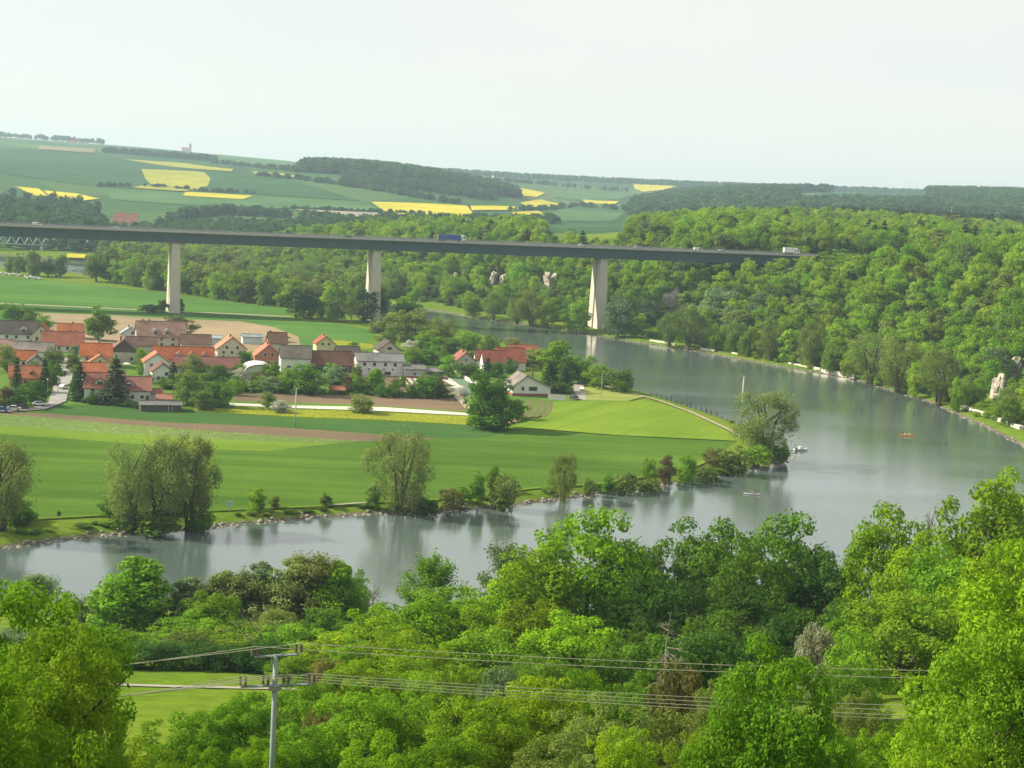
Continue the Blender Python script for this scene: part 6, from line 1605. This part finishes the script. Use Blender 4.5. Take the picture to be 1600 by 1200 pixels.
p = gp(1238, 706, WATER); t = empty('jetty', p, math.radians(12), 'short dark wooden jetty at the spit willow', 'jetty')
for i in range(5): MB().box(-3 + i * 1.0, -2.06 + i * 1.0, -.6, .6, .4, .48).build('plank', WOODM, t)
for x in (-2.6, 1.5): MB().tube([(x, .5, -2), (x, .5, .9)], .1, 6).build('post', WOODM, t)
# paddlers
SKIN = M('skin', (.45, .28, .20), .6, .05, 2); SHIRT = M('shirt_red', (.55, .12, .06), .8, .08, 2); SHIRT2 = M('shirt_pale', (.55, .45, .36), .8, .08, 2)
def kayak(p, yaw, label, col, shirt, crew=1, L=4.4):
    t = empty('kayak', p, yaw, label, 'kayak'); b = MB(); n = 12
    for i in range(n + 1):
        s = i / n; x = -L / 2 + L * s; w = .36 * math.sin(math.pi * min(max(s, .02), .98)) ** .7 + .01
        b.v += [(x, -w, .22), (x, -w * .6, -.02), (x, w * .6, -.02), (x, w, .22), (x, 0, .34 + .12 * abs(2 * s - 1) ** 3)]
    for i in range(n):
        for j in range(5): a = 5 * i + j; c = 5 * i + (j + 1) % 5; b.f.append((a, c, c + 5, a + 5)); b.m.append(0)
    b.build('hull', PAINT[col], t, True)
    for k in range(crew):
        x0 = -.2 if crew == 1 else (-.8 + 1.5 * k); ca, sa = math.cos(yaw), math.sin(yaw)
        me = bpy.data.meshes.new('person'); V = [(0, 0, .05), (0, 0, .32), (.03, 0, .52), (.05, 0, .62), (.07, 0, .72), (.08, 0, .86), (.05, .22, .54), (.25, .32, .34), (.46, .22, .40), (.05, -.22, .54), (.25, -.32, .34), (.46, -.22, .40), (.35, .12, .08), (.75, .12, .06), (.35, -.12, .08), (.75, -.12, .06)]
        E = [(0, 1), (1, 2), (2, 3), (3, 4), (4, 5), (2, 6), (6, 7), (7, 8), (2, 9), (9, 10), (10, 11), (0, 12), (12, 13), (0, 14), (14, 15)]
        rr = [.16, .17, .16, .07, .10, .09, .07, .05, .04, .07, .05, .04, .09, .06, .09, .06]
        me.from_pydata(V, E, []); o_ = link('person', me); o_.location = (p[0] + x0 * ca, p[1] + x0 * sa, p[2] + .2); o_.rotation_euler = (0, 0, yaw)
        md = o_.modifiers.new('skin', 'SKIN'); md.use_smooth_shade = True
        for i_, r_ in enumerate(rr): me.skin_vertices[0].data[i_].radius = (r_, r_)
        me.skin_vertices[0].data[0].use_root = True
        o_.modifiers.new('sub', 'SUBSURF').levels = 1; me.materials.append(shirt)
        tag(o_, ('person seated in the bow' if k else 'person seated and paddling' if crew == 1 else 'person seated in the stern') + ' of the ' + ('orange kayak' if col == 'orange' else 'lone kayak'), 'person')
        hb_ = bmesh.new(); bmesh.ops.create_uvsphere(hb_, u_segments=10, v_segments=8, radius=.105)
        for v_ in hb_.verts: v_.co.z = v_.co.z * 1.2 + .80; v_.co.x += .09
        hm_ = bpy.data.meshes.new('head'); hb_.to_mesh(hm_); hb_.free(); hm_.materials.append(SKIN); link('head', hm_, o_)
        pb = MB(); pb.tube([(.46, -1.0, .30), (.46, 1.0, .52)], .018, 5)
        for sg in (-1, 1): pb.box(.44, .48, sg * 1.0 - .2, sg * 1.0 + .2, .30 + .11 * (sg + 1) - .09, .30 + .11 * (sg + 1) + .09)
        po = pb.build('paddle', PAINT['yellow'] if col == 'orange' else PAINT['white']); po.location = o_.location; po.rotation_euler = (0, 0, yaw)
        tag(po, ('bow ' if k else 'stern ' if crew > 1 else '') + 'double paddle held across the ' + ('orange kayak' if col == 'orange' else 'lone kayak'), 'paddle')
kayak(gp(1417, 681, WATER), math.radians(5), 'orange kayak with two paddlers in the wide bend', 'orange', SHIRT2, 2, 5.0)
kayak(gp(1175, 773, WATER), math.radians(-4), 'lone kayak with one paddler on the near reach', 'silver', SHIRT, 1, 4.6)

# white boats in the far harbour
HB = 'white boats in the far harbour'
for i, (px, py) in enumerate([(2, 429), (9, 430), (16, 431), (23, 431), (31, 432), (40, 434), (48, 435), (55, 436), (62, 437)]):
    p = gp(px, py, 0); p[2] = max(hz(p[0], p[1]), WATER) + .6
    boat(p, math.radians(60 + 25 * (i % 3)), 'white boat laid up in the row at the far left below the poplars', 7.0, 'white', HB)
for i, (px, py) in enumerate([(182, 421), (206, 423), (212, 424)]):
    p = gp(px, py, 0); p[2] = max(hz(p[0], p[1]), WATER) + .6
    boat(p, math.radians(20 * i), 'white boat showing through the low wood left of the left pier', 6.5, 'white', HB)
# rail truss bridge at the far left
TRUSS = M('truss_green', (.30, .42, .36), .6, .08, .5)
a, c = at(-30, 391, 1440), at(158, 394, 1470); a[2] = c[2] = 6.0; L = float(np.linalg.norm(c - a))
t = empty('truss_bridge', a, math.atan2(c[1] - a[1], c[0] - a[0]), 'pale green steel truss railway bridge at the far left', 'bridge')
for y in (-3, 3):
    MB().box(0, L, y - .3, y + .3, 7.4, 8.0).build('top_chord', TRUSS, t); MB().box(0, L, y - .3, y + .3, 0, .7).build('bottom_chord', TRUSS, t)
    n = 14
    for i in range(n):
        x0, x1 = L * i / n, L * (i + 1) / n
        MB().tube([(x0, y, .7), ((x0 + x1) / 2, y, 7.5)], .3, 4).build('diagonal', TRUSS, t); MB().tube([((x0 + x1) / 2, y, 7.5), (x1, y, .7)], .3, 4).build('diagonal', TRUSS, t)
MB().box(0, L, -2.6, 2.6, -.9, .3).build('deck', STEEL, t)
for x in (4, L * .5, L - 4): MB().box(x - 1.5, x + 1.5, -3, 3, -14, -.95).build('pier', CONC, t)

# far buildings
def far_house(label, px, py, L, W, hw, hr, yaw, wall, roof, tower=None, name='house', dmin=1400):
    p = onground(px, py, dmin); t = empty(name, p, math.radians(yaw), label, 'church' if tower else 'house'); x, y = L / 2, W / 2; p0 = -2
    MB().add([(-x, -y, p0), (x, -y, p0), (x, y, p0), (-x, y, p0), (-x, -y, hw), (x, -y, hw), (x, y, hw), (-x, y, hw), (-x, 0, hw + hr), (x, 0, hw + hr)], [(0, 1, 5, 4), (2, 3, 7, 6), (1, 2, 6, 9, 5), (3, 0, 4, 8, 7)]).build('wall', WALLC[wall], t)
    gable_roof(L, W, hw, hr, .4).build('roof', ROOFC[roof], t)
    for u in np.linspace(-x * .7, x * .7, max(2, int(L / 4))): MB().box(u - .6, u + .6, -y - .06, -y - .01, 1, 2.6).build('window', PANE, t)
    if tower:
        tw = MB().box(x, x + 7, -3.5, 3.5, p0, tower).build('tower', WALLC[wall], t)
        MB().add([(x - .4, -3.9, tower), (x + 7.4, -3.9, tower), (x + 7.4, 3.9, tower), (x - .4, 3.9, tower), (x + 1.6, -1.9, tower + 6), (x + 5.4, -1.9, tower + 6), (x + 5.4, 1.9, tower + 6), (x + 1.6, 1.9, tower + 6), (x + 3.5, 0, tower + 14)],
                 [(0, 1, 5, 4), (1, 2, 6, 5), (2, 3, 7, 6), (3, 0, 4, 7), (4, 5, 8), (5, 6, 8), (6, 7, 8), (7, 4, 8)]).build('spire', ROOFC['dark'], tw)
far_house('church with dark spire and long red roof on the left skyline', 290, 237, 26, 12, 9, 6, 0, 'white', 'orange', 20, 'church', 2800)
far_house('white farmhouse with red roof on the left skyline', 114, 226, 22, 12, 8, 6, 5, 'white', 'red', dmin=2800)
far_house('grey farm building right of the white farmhouse on the skyline', 128, 228, 18, 10, 6, 5, 0, 'white', 'greybrown', dmin=2800)
far_house('farmhouse with large orange roof rising above the bridge at the left', 197, 356, 26, 14, 6, 10, 4, 'cream', 'orange')
far_house('orange-roofed house just above the bridge near its middle', 443, 366, 12, 9, 5, 4, 10, 'beige', 'orange', dmin=1150)
for i, (px, py, c, lb) in enumerate([(727, 279, 'white', 'white house on the far ridge right of the dark wood'), (690, 290, 'white', 'white house in the hamlet under the ridge, leftmost'), (684, 289, 'cream', 'cream house in the hamlet under the ridge'), (697, 291, 'white', 'white house in the hamlet under the ridge, rightmost'), (773, 279, 'cream', 'small cream house on the distant skyline')]):
    far_house(lb, px, py, 16, 10, 7, 4, 10 * i, c, 'red')
far_house('ochre boathouse at the harbour left of the left pier', 208, 415, 12, 8, 4, 3, 5, 'yellow', 'orange', dmin=1150)
# far mast with a wire above the right wood
p = onground(1485, 350, 1100); t = empty('power_mast', p, 0, 'slim pale mast above the wood at the right', 'mast')
MB().tube([(0, 0, 0), (0, 0, 24)], [.4, .2], 6).build('shaft', POLE, t); MB().box(-3, 3, -.15, .15, 22, 22.4).build('cross_arm', POLE, t)

# ------------------------------------------------------------------ haze in the valley air
hb = MB(); hb.box(-6200, 7200, -450, 9700, -9, 240)
hm, hnt, hout = new_mat('haze_air')
hv = hnt.nodes.new('ShaderNodeVolumePrincipled'); hv.inputs['Color'].default_value = (.62, .84, 1.0, 1)
hv.inputs['Density'].default_value = 0.9e-4; hv.inputs['Anisotropy'].default_value = .2
hnt.links.new(hv.outputs[0], hout.inputs['Volume'])
haze = hb.build('haze', hm); tag(haze, 'pale bluish haze filling the valley air', 'haze', kind='stuff')
